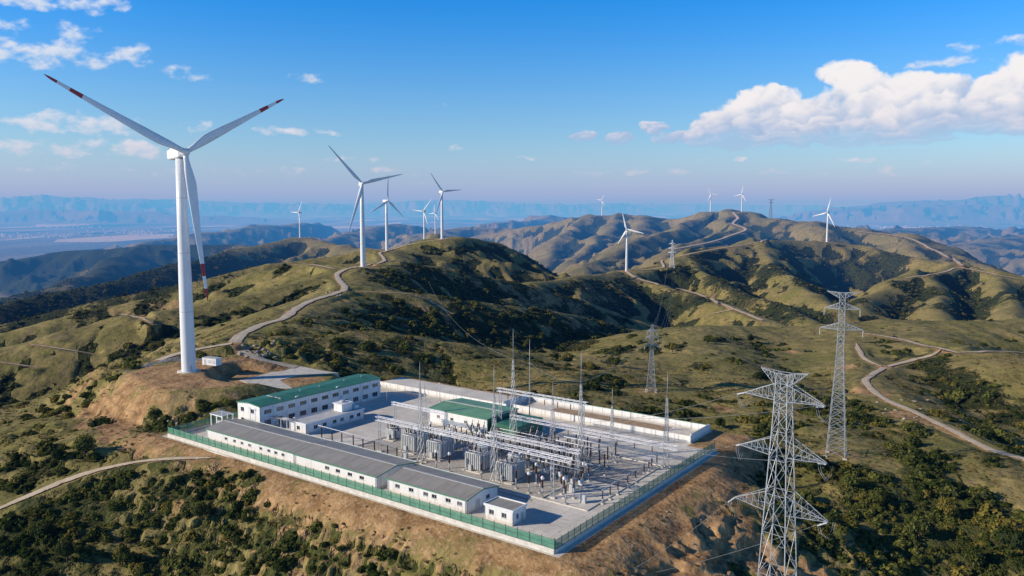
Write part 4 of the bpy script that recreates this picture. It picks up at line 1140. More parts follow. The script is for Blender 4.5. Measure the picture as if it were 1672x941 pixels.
# low white annex in front of the control building, with its roof tank
wn = [('right', x, 1.2, 1.5, 1.1, 'window') for x in (3.0, 6.5, 10.5, 13.5, 17.5, 20.5)] + [('front', 3.0, 1.1, 1.4, 1.2, 'window')]
low = block('switch_house', 'low white flat roofed house standing before the two storey facade', 'building', 112.0, 25.0, 7.2, 23.5, 3.1, wn, None, M['white_wall'], M['white_paint'], roofmat=M['roof_flat'], flat=True)
rt = MB().box(1.2, 5.0, 16.2, 20.4, 3.2, 5.6)
rt.build('roof_hut', M['white_wall'], low)
MB().box(.9, 5.3, 15.9, 20.7, 5.605, 5.85).build('hut_roof', M['white_paint'], low)
MB().lathe([(.9, 0), (.9, .5), (.7, .62), (.02, .7)], (3.1, 18.3, 5.86), 14).build('fan_cowl', M['frame'], low)
MB().box(2.0, 5.4, 21.5, 23.0, 3.2, 4.3).build('cooling_unit', M['white_paint'], low)
# pipe frame at its front end
pf = thing('pipe_rack', 'white steel pipe rack bridging from the hall to the low white house', 'pipe rack', L2(119.2, 24.0), RZ)
pm = MB()
for x in (0, 4, 8.2):
    for y in (0, 2.2): pm.bar((x, y, 0), (x, y, 3.3), .14)
    pm.bar((x, -.2, 3.3), (x, 2.4, 3.3), .12)
pm.build('frame', M['white_paint'], pf)
for y in (.2, .8, 1.4, 2.0): MB().tube([(-1.0, y, 3.45), (9.5, y, 3.45)], .09, 8).build('pipe', M['galv'], pf)
# shelter with rolled tank by the left end
sh = thing('pump_shelter', 'open white frame shelter with grey tank near the left fence corner', 'shelter', L2(133.5, 12.2), RZ)
sh.scale = (1.1, 1.1, 1.45)
sm = MB()
for x in (0, 2.6, 5.2):
    for y in (0, 3.4): sm.bar((x, y, 0), (x, y, 3.2), .22)
for y in (0, 3.4): sm.bar((-.3, y, 3.3), (5.5, y, 3.3), .22)
for k in range(8): sm.bar((-.2+k*.78, -.3, 3.48), (-.2+k*.78, 3.7, 3.48), .10)
sm.build('frame', M['white_paint'], sh)
MB().tube([(.5, 1.7, 1.0), (.7, 1.7, 1.0), (3.4, 1.7, 1.0), (3.6, 1.7, 1.0)], [.3, .8, .8, .3], 16).build('tank', M['frame'], sh)
MB().box(4.0, 5.6, .4, 3.0, 0, 2.2).build('cabinet', M['white_wall'], sh)
for k in range(3): MB().tube([(1+k*1.2, 1.0, 3.6), (1.2+k*1.2, 1.7, 4.3), (1.4+k*1.2, 2.6, 3.6)], .07, 6).build('pipe', M['galv'], sh)

# gas-insulated hall at the back: cream wall to the front, green roof, green end wall
wn = [('front', x, 2.2, 1.2, .9, 'window') for x in (3.0, 8.5, 14.0, 19.0)]
gh = block('switchgear_hall', 'white hall with faded green roof behind the transformers', 'building', 84.0, 57.0, 23.0, 15.5, 4.8, wn, None, {'front': M['white_wall'], 'right': M['wall_green'], 'back': M['white_wall'], 'left': M['white_wall']}, rise=.7, roofmat=M['roof_green2'])
MB().box(-.1, 23.1, 7.5, 8.0, 5.65, 5.78).build('ridge_cap', M['frame'], gh)
gx_ = MB().box(0, 13.5, 0, 13.5, 0, 4.0); 
lean = thing('store_shed', 'dark green shed tucked against the right end of the green roofed hall', 'shed', L2(60.4, 58.5), RZ)
MB().box(0, 9.5, 0, 13.0, 0, 3.6).build('wall', M['wall_green'], lean); MB().box(-.2, 9.7, -.2, 13.2, 3.604, 3.8).build('roof', M['roof_green'], lean)
MB().box(1.0, 3.2, -.06, -.004, 0, 2.6).build('door', M['dark'], lean)
# small light store at the far end of the control building
wn = [('front', 2.0, 1.2, 1.4, 1.0, 'window'), ('right', 1.5, 1.2, 1.4, 1.0, 'window')]
cn = thing('site_container', 'white site container beside the base of the nearest turbine', 'container', (0, 0, 0), math.radians(8))
cm = MB().box(0, 7.0, 0, 3.0, .25, 3.0)
cm.build('body', M['white_paint'], cn); MB().box(-.1, 7.1, -.1, 3.1, 3.004, 3.14).build('roof', M['frame'], cn)
MB().box(1.0, 2.0, -.05, -.004, .3, 2.5).build('door', M['frame'], cn)
for x in (3.2, 5.2): add_window(cn, 'front', x, 1.4, 1.1, .9, 7, 3).location = (x, -.04, 1.4)
MB().box(.2, 6.8, .2, 2.8, 0, .246).build('skid', M['dark'], cn)
# ------------------------------------------------------------------ ground heights for standing things
def gz(x, y): return float(height(np.array([float(x)]), np.array([float(y)]))[0])
cn.rotation_euler = (0, 0, math.radians(-24)); cn.location = (-121.0, 306.5, gz(-118, 304) - .05)

# ------------------------------------------------------------------ transformers
def bushing(mb_i, mb_c, p, hgt, r, lean=(0, 0)):
    """porcelain with sheds, metal cap"""
    n = 9; pts = []; rr = []
    for k in range(n * 2 + 1):
        t = k / (n * 2); pts.append((p[0] + lean[0]*t*hgt, p[1] + lean[1]*t*hgt, p[2] + t*hgt)); rr.append(r*(1.0 if k % 2 else .62) * (1 - .35*t))
    mb_i.tube(pts, rr, 8)
    e = pts[-1]; mb_c.tube([e, (e[0] + lean[0]*.35, e[1] + lean[1]*.35, e[2] + .35)], r*.35, 6)
def transformer(label, u, v, W=4.9, D=6.0, H=4.4, group=None):
    t = thing('power_transformer', label, 'transformer', L2(u + W, v), RZ, group)
    MB().box(-.5, W+.5, -.6, D+.6, 0, .28).build('plinth', M['concrete'], t)
    mb = MB().box(.15, W-.15, .9, D-.9, .5, H); mb.box(.05, W-.05, .8, D-.8, H, H+.14)
    for x in (.5, W*.36, W*.64, W-.5): mb.box(x-.06, x+.06, .78, .9, .6, H-.05)
    for y in (1.5, D*.5, D-1.5): mb.box(W-.15, W-.03, y-.06, y+.06, .6, H-.05).box(.03, .15, y-.06, y+.06, .6, H-.05)
    mb.build('tank', M['tank'], t)
    for y0, y1 in ((.05, .72), (D-.72, D-.05)):
        fb = MB()
        k = 8
        for i in range(k):
            x = .12 + (W-.24) * i/(k-1)
            fb.box(x-.13, x+.13, y0, y1, .75, H+.25)
        fb.tube([(0.02, (y0+y1)/2, H+.32), (W-.02, (y0+y1)/2, H+.32)], .13, 8).tube([(0.02, (y0+y1)/2, .72), (W-.02, (y0+y1)/2, .72)], .13, 8)
        fb.build('radiator', M['fin'], t)
    fb = MB()
    for i in range(6): fb.box(W+.02, W+.62, 1.3 + i*(D-2.6)/5-.12, 1.3 + i*(D-2.6)/5+.12, .8, H)
    fb.tube([(W+.3, 1.2, H+.05), (W+.3, D-1.2, H+.05)], .12, 8)
    fb.build('radiator', M['fin'], t)
    MB().tube([(.6, D*.78, H+1.25), (.7, D*.78, H+1.25), (W-.7, D*.78, H+1.25), (W-.6, D*.78, H+1.25)], [.2, .52, .52, .2], 14).bar((1.0, D*.78, H+.1), (1.0, D*.78, H+.9), .14).bar((W-1.0, D*.78, H+.1), (W-1.0, D*.78, H+.9), .14).build('conservator', M['fin'], t)
    for i in range(3):
        a = MB(); c = MB(); bushing(a, c, (.8 + i*(W-1.6)/2, 1.7, H+.14), 1.75, .26, (0, -.28))
        o = a.build('bushing', M['brown'] if i != 9 else M['tank'], t); c.build('terminal', M['galv'], o)
    for i in range(3):
        a = MB(); c = MB(); bushing(a, c, (.9 + i*(W-1.8)/2, D*.55, H+.14), 1.0, .20, (0, .1))
        o = a.build('bushing', M['tank'], t); c.build('terminal', M['galv'], o)
    MB().box(W*.3, W*.3+.9, -.45, -.02, .35, 1.9).build('control_box', M['frame'], t)
    MB().box(.3, .7, .86, D-.86, .28, .5).box(W-.7, W-.3, .86, D-.86, .28, .5).build('skid', M['dark'], t)
    pp = MB().tube([(.4, 1.1, H+.1), (.4, 1.1, H+.7), (W-.4, 1.3, H+.7), (W-.4, 1.3, H+.1)], .09, 6).tube([(W*.5, D*.78, H+.75), (W*.5, D*.6, H+.45), (W*.5, D*.6, H+.12)], .08, 6)
    pp.build('oil_pipe', M['fin'], t)
    return t
for lab, u, v in (('leftmost of four big grey transformers, before the switchgear hall', 66.2, 30.6), ('second big grey transformer from the left, beside the tall lattice mast', 56.4, 30.4),
                  ('third big grey transformer from the left, behind the kerb', 41.4, 28.6), ('rightmost of four big grey transformers, nearest the front kerb', 30.2, 27.0)):
    transformer(lab, u, v, group='large grey transformers in a row')
transformer('small grey transformer left of the row of big ones', 79.5, 36.0, 3.0, 3.4, 2.9)
transformer('grey transformer half hidden behind the front row', 48.0, 40.5, 4.0, 4.6, 3.4)

# ------------------------------------------------------------------ lattice masts, gantry columns and beams
def lattice(mb, z0, z1, w0, w1, panels, leg=.11, br=.06, horiz=True):
    zs = [z0 + (z1-z0) * (1-(1-i/panels)**1.25) for i in range(panels+1)]
    def c(z, k):
        w = (w0 + (w1-w0)*(z-z0)/(z1-z0))/2
        return Vector(((-1, 1, 1, -1)[k]*w, (-1, -1, 1, 1)[k]*w, z))
    for k in range(4): mb.bar(c(z0, k), c(z1, k), leg, leg*.8)
    for i in range(panels):
        for k in range(4):
            a, b = k, (k+1) % 4
            mb.bar(c(zs[i], a), c(zs[i+1], b), br); mb.bar(c(zs[i], b), c(zs[i+1], a), br)
            if horiz and i: mb.bar(c(zs[i], a), c(zs[i], b), br)
def mast(label, u, v, H, base=1.9, top=.34, spike=.27, panels=9, group=None):
    t = thing('lattice_mast', label, 'mast', L2(u, v), RZ, group)
    mb = MB(); zt = H*(1-spike); lattice(mb, .3, zt, base*.82, top, panels, .10, .042); mb.build('lattice', M['galv'], t)
    MB().tube([(0, 0, zt-.4), (0, 0, zt + (H-zt)*.5), (0, 0, H)], [.11, .08, .03], 6).build('lightning_rod', M['galv'], t)
    f = MB()
    for i in (-1, 1):
        for j in (-1, 1): f.box(i*base/2-.3, i*base/2+.3, j*base/2-.3, j*base/2+.3, 0, .32)
    f.build('footing', M['concrete'], t)
    return t
mast('tall lattice mast beside the second transformer, by the front kerb', 59.7, 26.4, 27.5)
mast('tall lattice mast standing between the two right hand transformers', 34.4, 25.6, 29.6)
mast('tallest lattice mast, at the right end of the green roofed hall', 51.6, 57.2, 33.0, 2.1)
mast('short lattice mast in the middle of the switchyard, topped by a thin rod', 39.4, 59.6, 18.8, 1.7)
mast('tall lattice mast right of the brown insulators', 20.6, 43.8, 32.0, 2.1)
mast('lattice mast at the right fence end of the lowest beam', 5.0, 61.2, 25.6, 1.5)
mast('short lattice mast between the annex wall and the equipment bed', 20.8, 60.6, 19.4, 1.7)
mast('short thin lattice mast rising behind the left hand transformers', 81.5, 52.0, 15.0, 1.3)
lp = thing('lightning_pole', 'slender grey lightning pole behind the green roofed hall', 'pole', L2(57.6, 74.2), RZ)
MB().tube([(0, 0, 0), (0, 0, 12), (0, 0, 20), (0, 0, 27)], [.22, .17, .10, .04], 8).build('pole', M['galv'], lp)
MB().bar((-.7, 0, 19.5), (.7, 0, 19.5), .10).build('crossbar', M['galv'], lp)
def column(label, u, v, H, group=None):
    t = thing('gantry_column', label, 'column', L2(u, v), RZ, group)
    mb = MB()
    for x in (-.55, .55): mb.bar((x, 0, .3), (x*.55, 0, H), .16)
    for i in range(7):
        z0, z1 = .3 + (H-.3)*i/7, .3 + (H-.3)*(i+1)/7; s0, s1 = .55*(1-.45*i/7), .55*(1-.45*(i+1)/7)
        mb.bar((-s0, 0, z0), (s1, 0, z1), .07); mb.bar((s0, 0, z0), (-s1, 0, z1), .07)
    mb.build('lattice', M['galv'], t)
    MB().box(-.9, .9, -.35, .35, 0, .32).build('footing', M['concrete'], t)
    return t
column('lattice column under the left end of the longest front beam', 75.4, 26.6, 9.0)
column('lattice column under the right end of the longest front beam', 17.0, 25.2, 9.0)
column('lattice column under the left end of the short middle beam', 45.6, 39.6, 6.7)
column('lattice column under the right end of the short middle beam', 18.9, 39.4, 6.7)
column('lattice column under the left end of the high rear beam', 59.6, 61.6, 12.7)
column('lattice column under the right end of the high rear beam', 31.0, 62.4, 12.7)
column('lattice column under the small beam left of the transformers', 88.0, 45.6, 7.7)
def beam(label, u0, u1, v, z, w=.85, n=None):
    """lattice girder carried along the fence direction from u0 down to u1"""
    L = u0 - u1
    t = thing('gantry_beam', label, 'beam', L2(u0, v, z), RZ)
    n = n or int(L/1.7); mb = MB(); h2 = w/2
    cs = [(-h2, -h2), (h2, -h2), (h2, h2), (-h2, h2)]
    for y, zz in cs: mb.bar((0, y, zz), (L, y, zz), .135)
    mb.build('chord', M['beam'], t)
    mb = MB()
    for i in range(n):
        x0, x1 = L*i/n, L*(i+1)/n
        for k in range(4):
            a, b = cs[k], cs[(k+1) % 4]
            if i % 2: a, b = b, a
            mb.bar((x0, a[0], a[1]), (x1, b[0], b[1]), .055)
            if k % 2 == 0: mb.bar((x0, cs[k][0], cs[k][1]), (x0, cs[(k+1) % 4][0], cs[(k+1) % 4][1]), .06)
    mb.build('bracing', M['beam'], t)
    return t
beam('longest white lattice beam crossing in front of the transformers', 76.5, 12.8, 26.6, 9.45, 1.0)
beam('short white lattice beam in the middle of the switchyard', 46.8, 18.2, 39.5, 7.1, .85)
beam('white lattice beam running from the tallest mast to the right fence', 54.5, 1.2, 59.9, 6.2, 1.0)
beam('high rear white lattice beam against the hillside', 61.0, 29.5, 62.0, 13.1, .95)
beam('small white lattice beam left of the transformers', 89.0, 68.0, 45.4, 8.1, .7)

# ------------------------------------------------------------------ insulators and switchgear
def sheds(mb, p, z0, z1, r, n=10):
    prof = []
    for k in range(2*n+1): prof.append((r*(1.0 if k % 2 else .6), z0 + (z1-z0)*k/(2*n)))
    mb.tube([(p[0], p[1], z) for _, z in prof], [q for q, _ in prof], 8)
def proto_post(name, label, cat, ped, ins, r, group, ped_mat='galv', head=None, two=False):
    t = thing(name, label, cat, (0, 0, 0), RZ, group)
    MB().box(-.35, .35, -.35, .35, 0, .25).build('footing', M['concrete'], t)
    MB().tube([(0, 0, .2), (0, 0, ped)], .13, 8).box(-.22, .22, -.22, .22, ped, ped+.1).build('pedestal', M[ped_mat], t)
    mb = MB(); sheds(mb, (0, 0), ped+.1, ped+.1+ins, r, 10); mb.build('insulator', M['brown'], t)
    z = ped + .1 + ins
    if head == 'tank': MB().lathe([(.3, 0), (.34, .1), (.34, .55), (.2, .75), (.02, .8)], (0, 0, z), 10).bar((-.6, 0, z+.3), (.6, 0, z+.3), .09).build('head', M['white_paint'], t)
    elif head == 'red': MB().lathe([(.24, 0), (.26, .25), (.02, .3)], (0, 0, z), 10).build('head', M['red'], t)
    else: MB().lathe([(.14, 0), (.14, .18), (.02, .2)], (0, 0, z), 8).build('cap', M['galv'], t)
    return t
def scatter(proto, spots, label, group):
    first = True
    for u, v in spots:
        if first and not proto.get('placed'):
            proto.location = L2(u, v, .016); proto['label'] = label; proto['group'] = group; proto['placed'] = 1
        else:
            r = dup(proto, L2(u, v, .016), None, label, group)
        first = False
pA = proto_post('post_insulator', 'x', 'insulator', 1.1, 1.9, .19, 'x')
scatter(pA, [(5.6, 28.9), (5.5, 32.3), (5.6, 36.2), (6.0, 41.9), (6.1, 46.2), (6.4, 51.4), (6.7, 54.6), (7.0, 57.0), (7.2, 60.4)], 'brown post insulator in the row along the right fence', 'post insulators along the right fence')
pB = proto_post('post_insulator', 'x', 'insulator', .5, 3.0, .21, 'x')
scatter(pB, [(88.4, 24.4), (84.2, 24.9), (79.2, 23.9), (75.2, 24.4), (69.5, 23.8), (66.2, 24.0), (93.0, 24.8), (98.0, 25.2)], 'brown post insulator standing behind the long grey roofed hall', 'post insulators behind the long hall')
pC = proto_post('post_insulator', 'x', 'insulator', 1.9, 3.6, .24, 'x', 'galv')
tall = [(u, v) for v in (48.2, 52.4, 56.8) for u in (17.5, 22.6, 26.2, 29.8)] + [(u, 46.4) for u in (15.0, 27.0, 31.0, 35.0)]
tall += [(u, v) for v in (36.6, 40.2) for u in (16.0, 20.4, 24.2)] + [(36.6, v) for v in (44.0, 48.0, 52.0, 56.4)] + [(43.6, v) for v in (49.5, 56.0)]
tall = [q for q in tall if math.hypot(q[0]-20.6, q[1]-43.8) > 2.5]
scatter(pC, tall, 'tall dark brown insulator column in the crowded right part of the switchyard', 'tall brown insulators on the right bed')
pD = proto_post('current_transformer', 'x', 'instrument transformer', 2.3, 2.1, .28, 'x', 'galv', 'tank')
scatter(pD, [(23.3, 24.6), (18.9, 23.9), (14.6, 26.6), (25.6, 31.2), (21.0, 31.0), (48.5, 25.0), (52.6, 24.6), (28.0, 33.4), (33.0, 38.6), (43.0, 37.6), (54.0, 44.0), (63.0, 42.4), (72.0, 44.0), (16.4, 38.2), (20.8, 40.2)], 'brown instrument transformer with a white head near the front kerb', 'instrument transformers by the front kerb')
pE = proto_post('surge_arrester', 'x', 'arrester', 2.4, 1.7, .24, 'x', 'galv', 'red')
scatter(pE, [(21.2, 26.2), (16.6, 28.6), (12.4, 23.8), (12.8, 28.0), (38.0, 25.0), (27.6, 25.4)], 'surge arrester with dark insulator and red cap near the front kerb', 'surge arresters by the front kerb')
# three-phase disconnectors
def disconnector(label, group):
    t = thing('disconnector', label, 'disconnector', (0, 0, 0), RZ, group)
    mb = MB()
    for x in (0, 5.2):
        for y in (0, 2.2): mb.bar((x, y, 0), (x, y, 2.6), .14)
        mb.bar((x, 0, .4), (x, 2.2, 2.4), .07); mb.bar((x, -.2, 2.68), (x, 2.4, 2.68), .16)
    mb.bar((-.3, 0, 2.85), (5.5, 0, 2.85), .16); mb.bar((-.3, 2.2, 2.85), (5.5, 2.2, 2.85), .16)
    mb.build('frame', M['galv'], t)
    for i in range(3):
        for y in (0, 2.2):
            q = MB(); sheds(q, (.3 + i*2.3, y), 2.94, 4.35, .2, 8); q.build('insulator', M['brown'], t)
        MB().tube([(.3 + i*2.3, -.3, 4.42), (.3 + i*2.3, 1.1, 4.5), (.3 + i*2.3, 2.5, 4.42)], .08, 6).build('switch_blade', M['galv'], t)
    MB().box(2.2, 2.9, -.35, -.06, .9, 1.8).build('drive_box', M['frame'], t)
    return t
dz = disconnector('x', 'x')
scatter(dz, [(49.5, 46.2), (42.0, 46.4), (33.5, 49.2), (47.5, 52.6), (39.5, 53.0), (31.5, 53.6), (76.0, 40.0), (60.0, 45.6), (67.8, 45.0), (39.0, 36.2), (29.5, 36.4)], 'grey framed disconnector with rows of brown insulators in the crowded switchyard', 'disconnectors on the equipment bed')
def breaker(label, group):
    t = thing('circuit_breaker', label, 'circuit breaker', (0, 0, 0), RZ, group)
    for i in range(3):
        x = i*2.2
        MB().bar((x-.4, -.35, 0), (x-.3, -.25, 1.5), .12).bar((x+.4, -.35, 0), (x+.3, -.25, 1.5), .12).bar((x-.4, .35, 0), (x-.3, .25, 1.5), .12).bar((x+.4, .35, 0), (x+.3, .25, 1.5), .12).build('leg_frame', M['galv'], t)
        MB().box(x-.5, x+.5, -.45, .45, 1.5, 2.3).tube([(x, -.9, 2.5), (x, .9, 2.5)], .34, 10).build('tank', M['fin'], t)
        for s in (-1, 1):
            a = MB(); c = MB(); bushing(a, c, (x, s*.6, 2.7), 1.9, .23, (0, s*.42)); o = a.build('bushing', M['brown'], t); c.build('terminal', M['galv'], o)
    return t
bk = breaker('x', 'x')
scatter(bk, [(18.4, 33.2), (40.5, 42.6), (31.4, 41.8), (58.0, 40.0), (70.5, 39.8), (25.6, 35.6), (54.6, 49.2), (64.5, 53.0), (24.8, 46.6), (46.0, 57.0)], 'circuit breaker with three grey tanks and paired brown bushings', 'circuit breakers on the equipment bed')
# cabinets and marshalling boxes
cb = thing('control_cabinet', 'x', 'cabinet', (0, 0, 0), RZ, 'x')
MB().box(-.7, .7, -.4, .4, .15, 1.9).build('body', M['fin'], cb); MB().box(-.76, .76, -.46, .46, 1.904, 1.98).build('lid', M['frame'], cb); MB().box(-.6, .6, -.43, -.405, .25, 1.8).build('door', M['frame'], cb); MB().box(-.8, .8, -.5, .5, 0, .146).build('plinth', M['concrete'], cb)
scatter(cb, [(64.6, 25.6), (47.0, 33.4), (36.6, 32.0), (27.6, 38.4), (53.5, 37.6), (15.2, 31.2), (60.5, 50.6), (70.5, 51.8), (9.6, 27.0)], 'grey control cabinet among the switchgear', 'control cabinets among the switchgear')
# tubular busbars
def busbar(label, pts, r=.09, group=None):
    o = MB().tube([(0, 0, 0)] + [tuple(Vector(p) - Vector(pts[0])) for p in pts[1:]], r, 6).build('busbar', M['beam'], None)
    o.location = pts[0]; return tag(o, label, 'busbar', group)
for k, v in enumerate((48.2, 52.4, 56.8)):
    busbar('white tubular busbar on the tall brown insulators', [L2(31, v, 5.9), L2(16.5, v, 5.9)], .1, 'tubular busbars on tall insulators')
busbar('white pipe busbar behind the long grey roofed hall', [L2(99.5, 25.2, 3.9), L2(92, 24.8, 3.95), L2(65.5, 24.0, 3.9)], .08)
for k, v in enumerate((33.0, 35.6, 38.2)):
    busbar('white tubular busbar over the breakers near the right kerb', [L2(29, v, 5.2), L2(13.5, v, 5.2)], .09, 'tubular busbars near the right kerb')
for k, v in enumerate((46.0, 48.6, 51.2)):
    busbar('white tubular busbar over the disconnectors', [L2(52, v, 4.9), L2(30, v, 4.9)], .08, 'tubular busbars over the disconnectors')
busbar('thin conductor pipe along the right fence insulators', [L2(5.6, 28.5, 3.35), L2(6.1, 46, 3.35), L2(7.2, 60.8, 3.35)], .05)

# hanging insulator strings and droppers under the beams
hs = thing('insulator_string', 'x', 'insulator', (0, 0, 0), RZ, 'x')
q = MB(); sheds(q, (0, 0), -1.9, -.25, .15, 9); q.build('insulator', M['brown'], hs); MB().tube([(0, 0, -.25), (0, 0, .0)], .04, 5).build('hook', M['galv'], hs)
MB().tube([(0, 0, -1.9), (.1, .25, -3.2), (.0, .5, -4.6)], .035, 5).build('dropper', M['wire'], hs)
for (lst, z, lab) in (([(72 - 3.9*i, 26.6) for i in range(14)], 8.95, 'insulator string hanging under the longest front beam'), ([(44 - 4.2*i, 39.5) for i in range(6)], 6.68, 'insulator string hanging under the short middle beam'),
                      ([(50 - 5.2*i, 59.9) for i in range(9)], 5.7, 'insulator string hanging under the beam towards the right fence'), ([(57 - 4.4*i, 62.0) for i in range(6)], 12.6, 'insulator string hanging under the high rear beam')):
    for u, v in lst:
        if not hs.get('placed'):
            hs.location = L2(u, v, z); hs['label'] = lab; hs['group'] = lab.replace('string', 'strings'); hs['placed'] = 1
        else: dup(hs, L2(u, v, z), None, lab, lab.replace('string', 'strings'))
# lamp poles in the yard
lm = thing('yard_lamp', 'x', 'lamp post', (0, 0, 0), RZ, 'x')
MB().tube([(0, 0, 0), (0, 0, 6.5)], [.1, .06], 8).build('pole', M['galv'], lm); MB().box(-.25, .25, -.5, .1, 6.5, 6.65).build('lamp_head', M['white_paint'], lm); MB().box(-.25, .25, -.25, .25, 0, .15).build('footing', M['concrete'], lm)
scatter(lm, [(104, 20.5), (124, 19.5), (112, 66), (100, 80), (9.5, 76)], 'thin grey lamp post in the substation yard', 'yard lamp posts')

# ------------------------------------------------------------------ wind turbines
M['turbine'] = simple_mat('white_turbine_paint', (0.80, 0.81, 0.83), .38, 0, .05, .12)
M['blade_red'] = simple_mat('red_blade_band', (0.40, 0.030, 0.030), .4, 0, .1, .5)
def blade_mb(R, ring=36, seg=14):
    """blade along +z, chord along x, thickness along y; leading edge on +x"""
    mb = MB(); vs = []
    for i in range(ring):
        t = i/(ring-1); r = .9 + (R-.9)*t; q = r/R
        if q < .06: ch, th, tw = 2.0, 1.9, 0
        else:
            ch = np.interp(q, [.06, .12, .20, .30, .5, .7, .85, .95, .985, 1.0], [2.0, 2.9, 3.75, 3.5, 2.6, 1.85, 1.3, .95, .6, .12])
            th = np.interp(q, [.06, .12, .20, .30, .5, .7, .85, 1.0], [1.9, 1.55, 1.15, .85, .5, .32, .2, .05])
        tw = math.radians(np.interp(q, [0, .06, .2, .4, .7, 1], [16, 16, 13, 7, 2, 0]))
        pre = -2.0*q*q                                     # blades bend a little away from the tower
        for j in range(seg):
            a = 2*math.pi*j/seg
            rnd = np.interp(q, [.05, .2], [0, 1])
            x = math.cos(a)*ch/2; y = math.sin(a)*th/2 * (1 - rnd*.55*(math.cos(a) < 0)*abs(math.cos(a)))
            x -= ch*.16*rnd
            vs.append((x*math.cos(tw) - y*math.sin(tw), x*math.sin(tw) + y*math.cos(tw) + pre, r))
    mb.v = vs
    for i in range(ring-1):
        t = (i+.5)/(ring-1); q = (.9 + (R-.9)*t)/R
        red = q > .925 or .755 < q < .845
        for j in range(seg):
            mb.f.append((i*seg+j, i*seg+(j+1) % seg, (i+1)*seg+(j+1) % seg, (i+1)*seg+j)); mb.sm.append(True); mb.mi.append(1 if red else 0)
    mb.f.append(tuple(range(seg))[::-1]); mb.sm.append(False); mb.mi.append(0)
    mb.f.append(tuple(range((ring-1)*seg, ring*seg))); mb.sm.append(False); mb.mi.append(1)
    return mb
def turbine(label, base, hubz, psi, Rs, ths, detail=True, banded=True):
    x, y, z = base; k = hubz/80.0
    t = thing('wind_turbine', label, 'wind turbine', (x, y, z), 0, 'wind turbines on the hills')
    tw = MB(); n = 32 if detail else 16
    prof = [(2.55*k, -.2), (2.55*k, .1), (2.50*k, .15*hubz), (2.3*k, .4*hubz), (1.95*k, .7*hubz), (1.62*k, hubz-1.9*k)]
    tw.tube([(0, 0, zz) for _, zz in prof], [r for r, _ in prof], n)
    o = tw.build('tower', M['turbine'], t)
    if detail:
        fl = MB()
        for f in (.28, .55, .8):
            r = np.interp(f, [0, .15, .4, .7, 1], [2.55, 2.5, 2.3, 1.95, 1.62])*k + .015
            fl.tube([(0, 0, f*hubz-.09), (0, 0, f*hubz+.09)], r, n, False)
        fl.build('flange', M['frame'], o)
        d = MB().box(-.55, .55, -.08, .14, .35, 2.5); d.build('door', M['frame'], o).location = (1.5, -2.06, 0)
        st = MB().box(.7, 2.3, -3.3, -2.3, 0, .34); st.build('step', M['galv'], t)
    MB().lathe([(4.4*k, -.8), (4.4*k, .14), (4.1*k, .2), (2.75*k, .22)], (0, 0, 0), 8 if detail else 12).build('foundation', M['kerb'], t)
    ps = math.radians(psi); ti = math.radians(4)
    ax = Vector((math.sin(ps)*math.cos(ti), -math.cos(ps)*math.cos(ti), math.sin(ti))); hz_ = Vector((math.cos(ps), math.sin(ps), 0)); up = ax.cross(hz_)
    if up.z < 0: up = -up
    hub = Vector((0, 0, hubz)) + ax*4.2*k
    def frame(X, Y, Z, o): m = Matrix((X, Y, Z)).transposed().to_4x4(); m.translation = o; return m
    nb = MB()                                             # nacelle: along local y (towards the back = -axis), rounded edges
    ol = [(-1.75, -1.5), (-1.45, -1.85), (1.45, -1.85), (1.75, -1.5), (1.75, 1.45), (1.35, 1.85), (-1.35, 1.85), (-1.75, 1.45)]
    sec = [(-2.4, .70), (-1.9, .93), (0, 1.0), (5.2, 1.0), (6.6, .95), (7.1, .80)]
    for yy_, s_ in sec: nb.v += [(a*s_*k, yy_*k, b*s_*k) for a, b in ol]
    for i in range(len(sec)-1):
        for j in range(8): nb.f.append((i*8+j, i*8+(j+1) % 8, (i+1)*8+(j+1) % 8, (i+1)*8+j)); nb.sm.append(False); nb.mi.append(0)
    nb.f.append(tuple(range(8))[::-1]); nb.sm.append(False); nb.mi.append(0); nb.f.append(tuple(range(40, 48))); nb.sm.append(False); nb.mi.append(0)
    no = nb.build('nacelle', M['turbine'], t); no.matrix_local = frame(hz_, -ax, up, Vector((0, 0, hubz + .1)))
    if detail:
        MB().box(-.6, .6, 4.6, 6.2, 1.86*k, 2.5*k).bar((.9, 5.8, 1.8), (.9, 5.8, 3.4), .08).build('roof_cooler', M['white_paint'], no)
        lg_ = MB().box(-1.765, -1.752, 2.2, 2.5, -.35, .25)
        for q in range(6): lg_.box(-1.765, -1.752, 2.65+q*.36, 2.65+q*.36+.22, -.2, .12)
        lg_.build('lettering', M['dark'], no)
    hb = MB().tube([(0, y_*k, 0) for y_ in (-1.3, -1.1, -.4, .5, 1.2, 1.75, 2.0)], [r*k for r in (.9, 1.35, 1.55, 1.5, 1.2, .6, .05)], 20)
    ho = hb.build('hub', M['turbine'], t); ho.matrix_local = frame(hz_, ax, -up, hub)
    mR = sum(Rs)/3
    for R, th in zip(Rs, ths):
        R = min(max(R, mR*.88), mR*1.12); th = math.radians(th)
        dz_ = hz_*math.cos(th) + up*math.sin(th)
        b = blade_mb(R, 36 if detail else 20, 14 if detail else 8)
        if not banded: b.mi = [0]*len(b.mi)
        s_ = max(.62, k*.95)
        b.v = [(p[0]*s_, p[1]*s_, p[2]) for p in b.v]
        bo = b.build('blade', [M['turbine'], M['blade_red']], t)
        X = dz_.cross(ax).normalized(); Y = dz_.cross(X)
        if Y.dot(ax) > 0: pass
        bo.matrix_local = frame(X, -ax, dz_, hub) if X.cross(-ax).dot(dz_) > 0 else frame(-X, -ax, dz_, hub)
    return t
def tb(px, py, d): p = at(px, py, d); return (p[0], p[1], p[2] - .3)
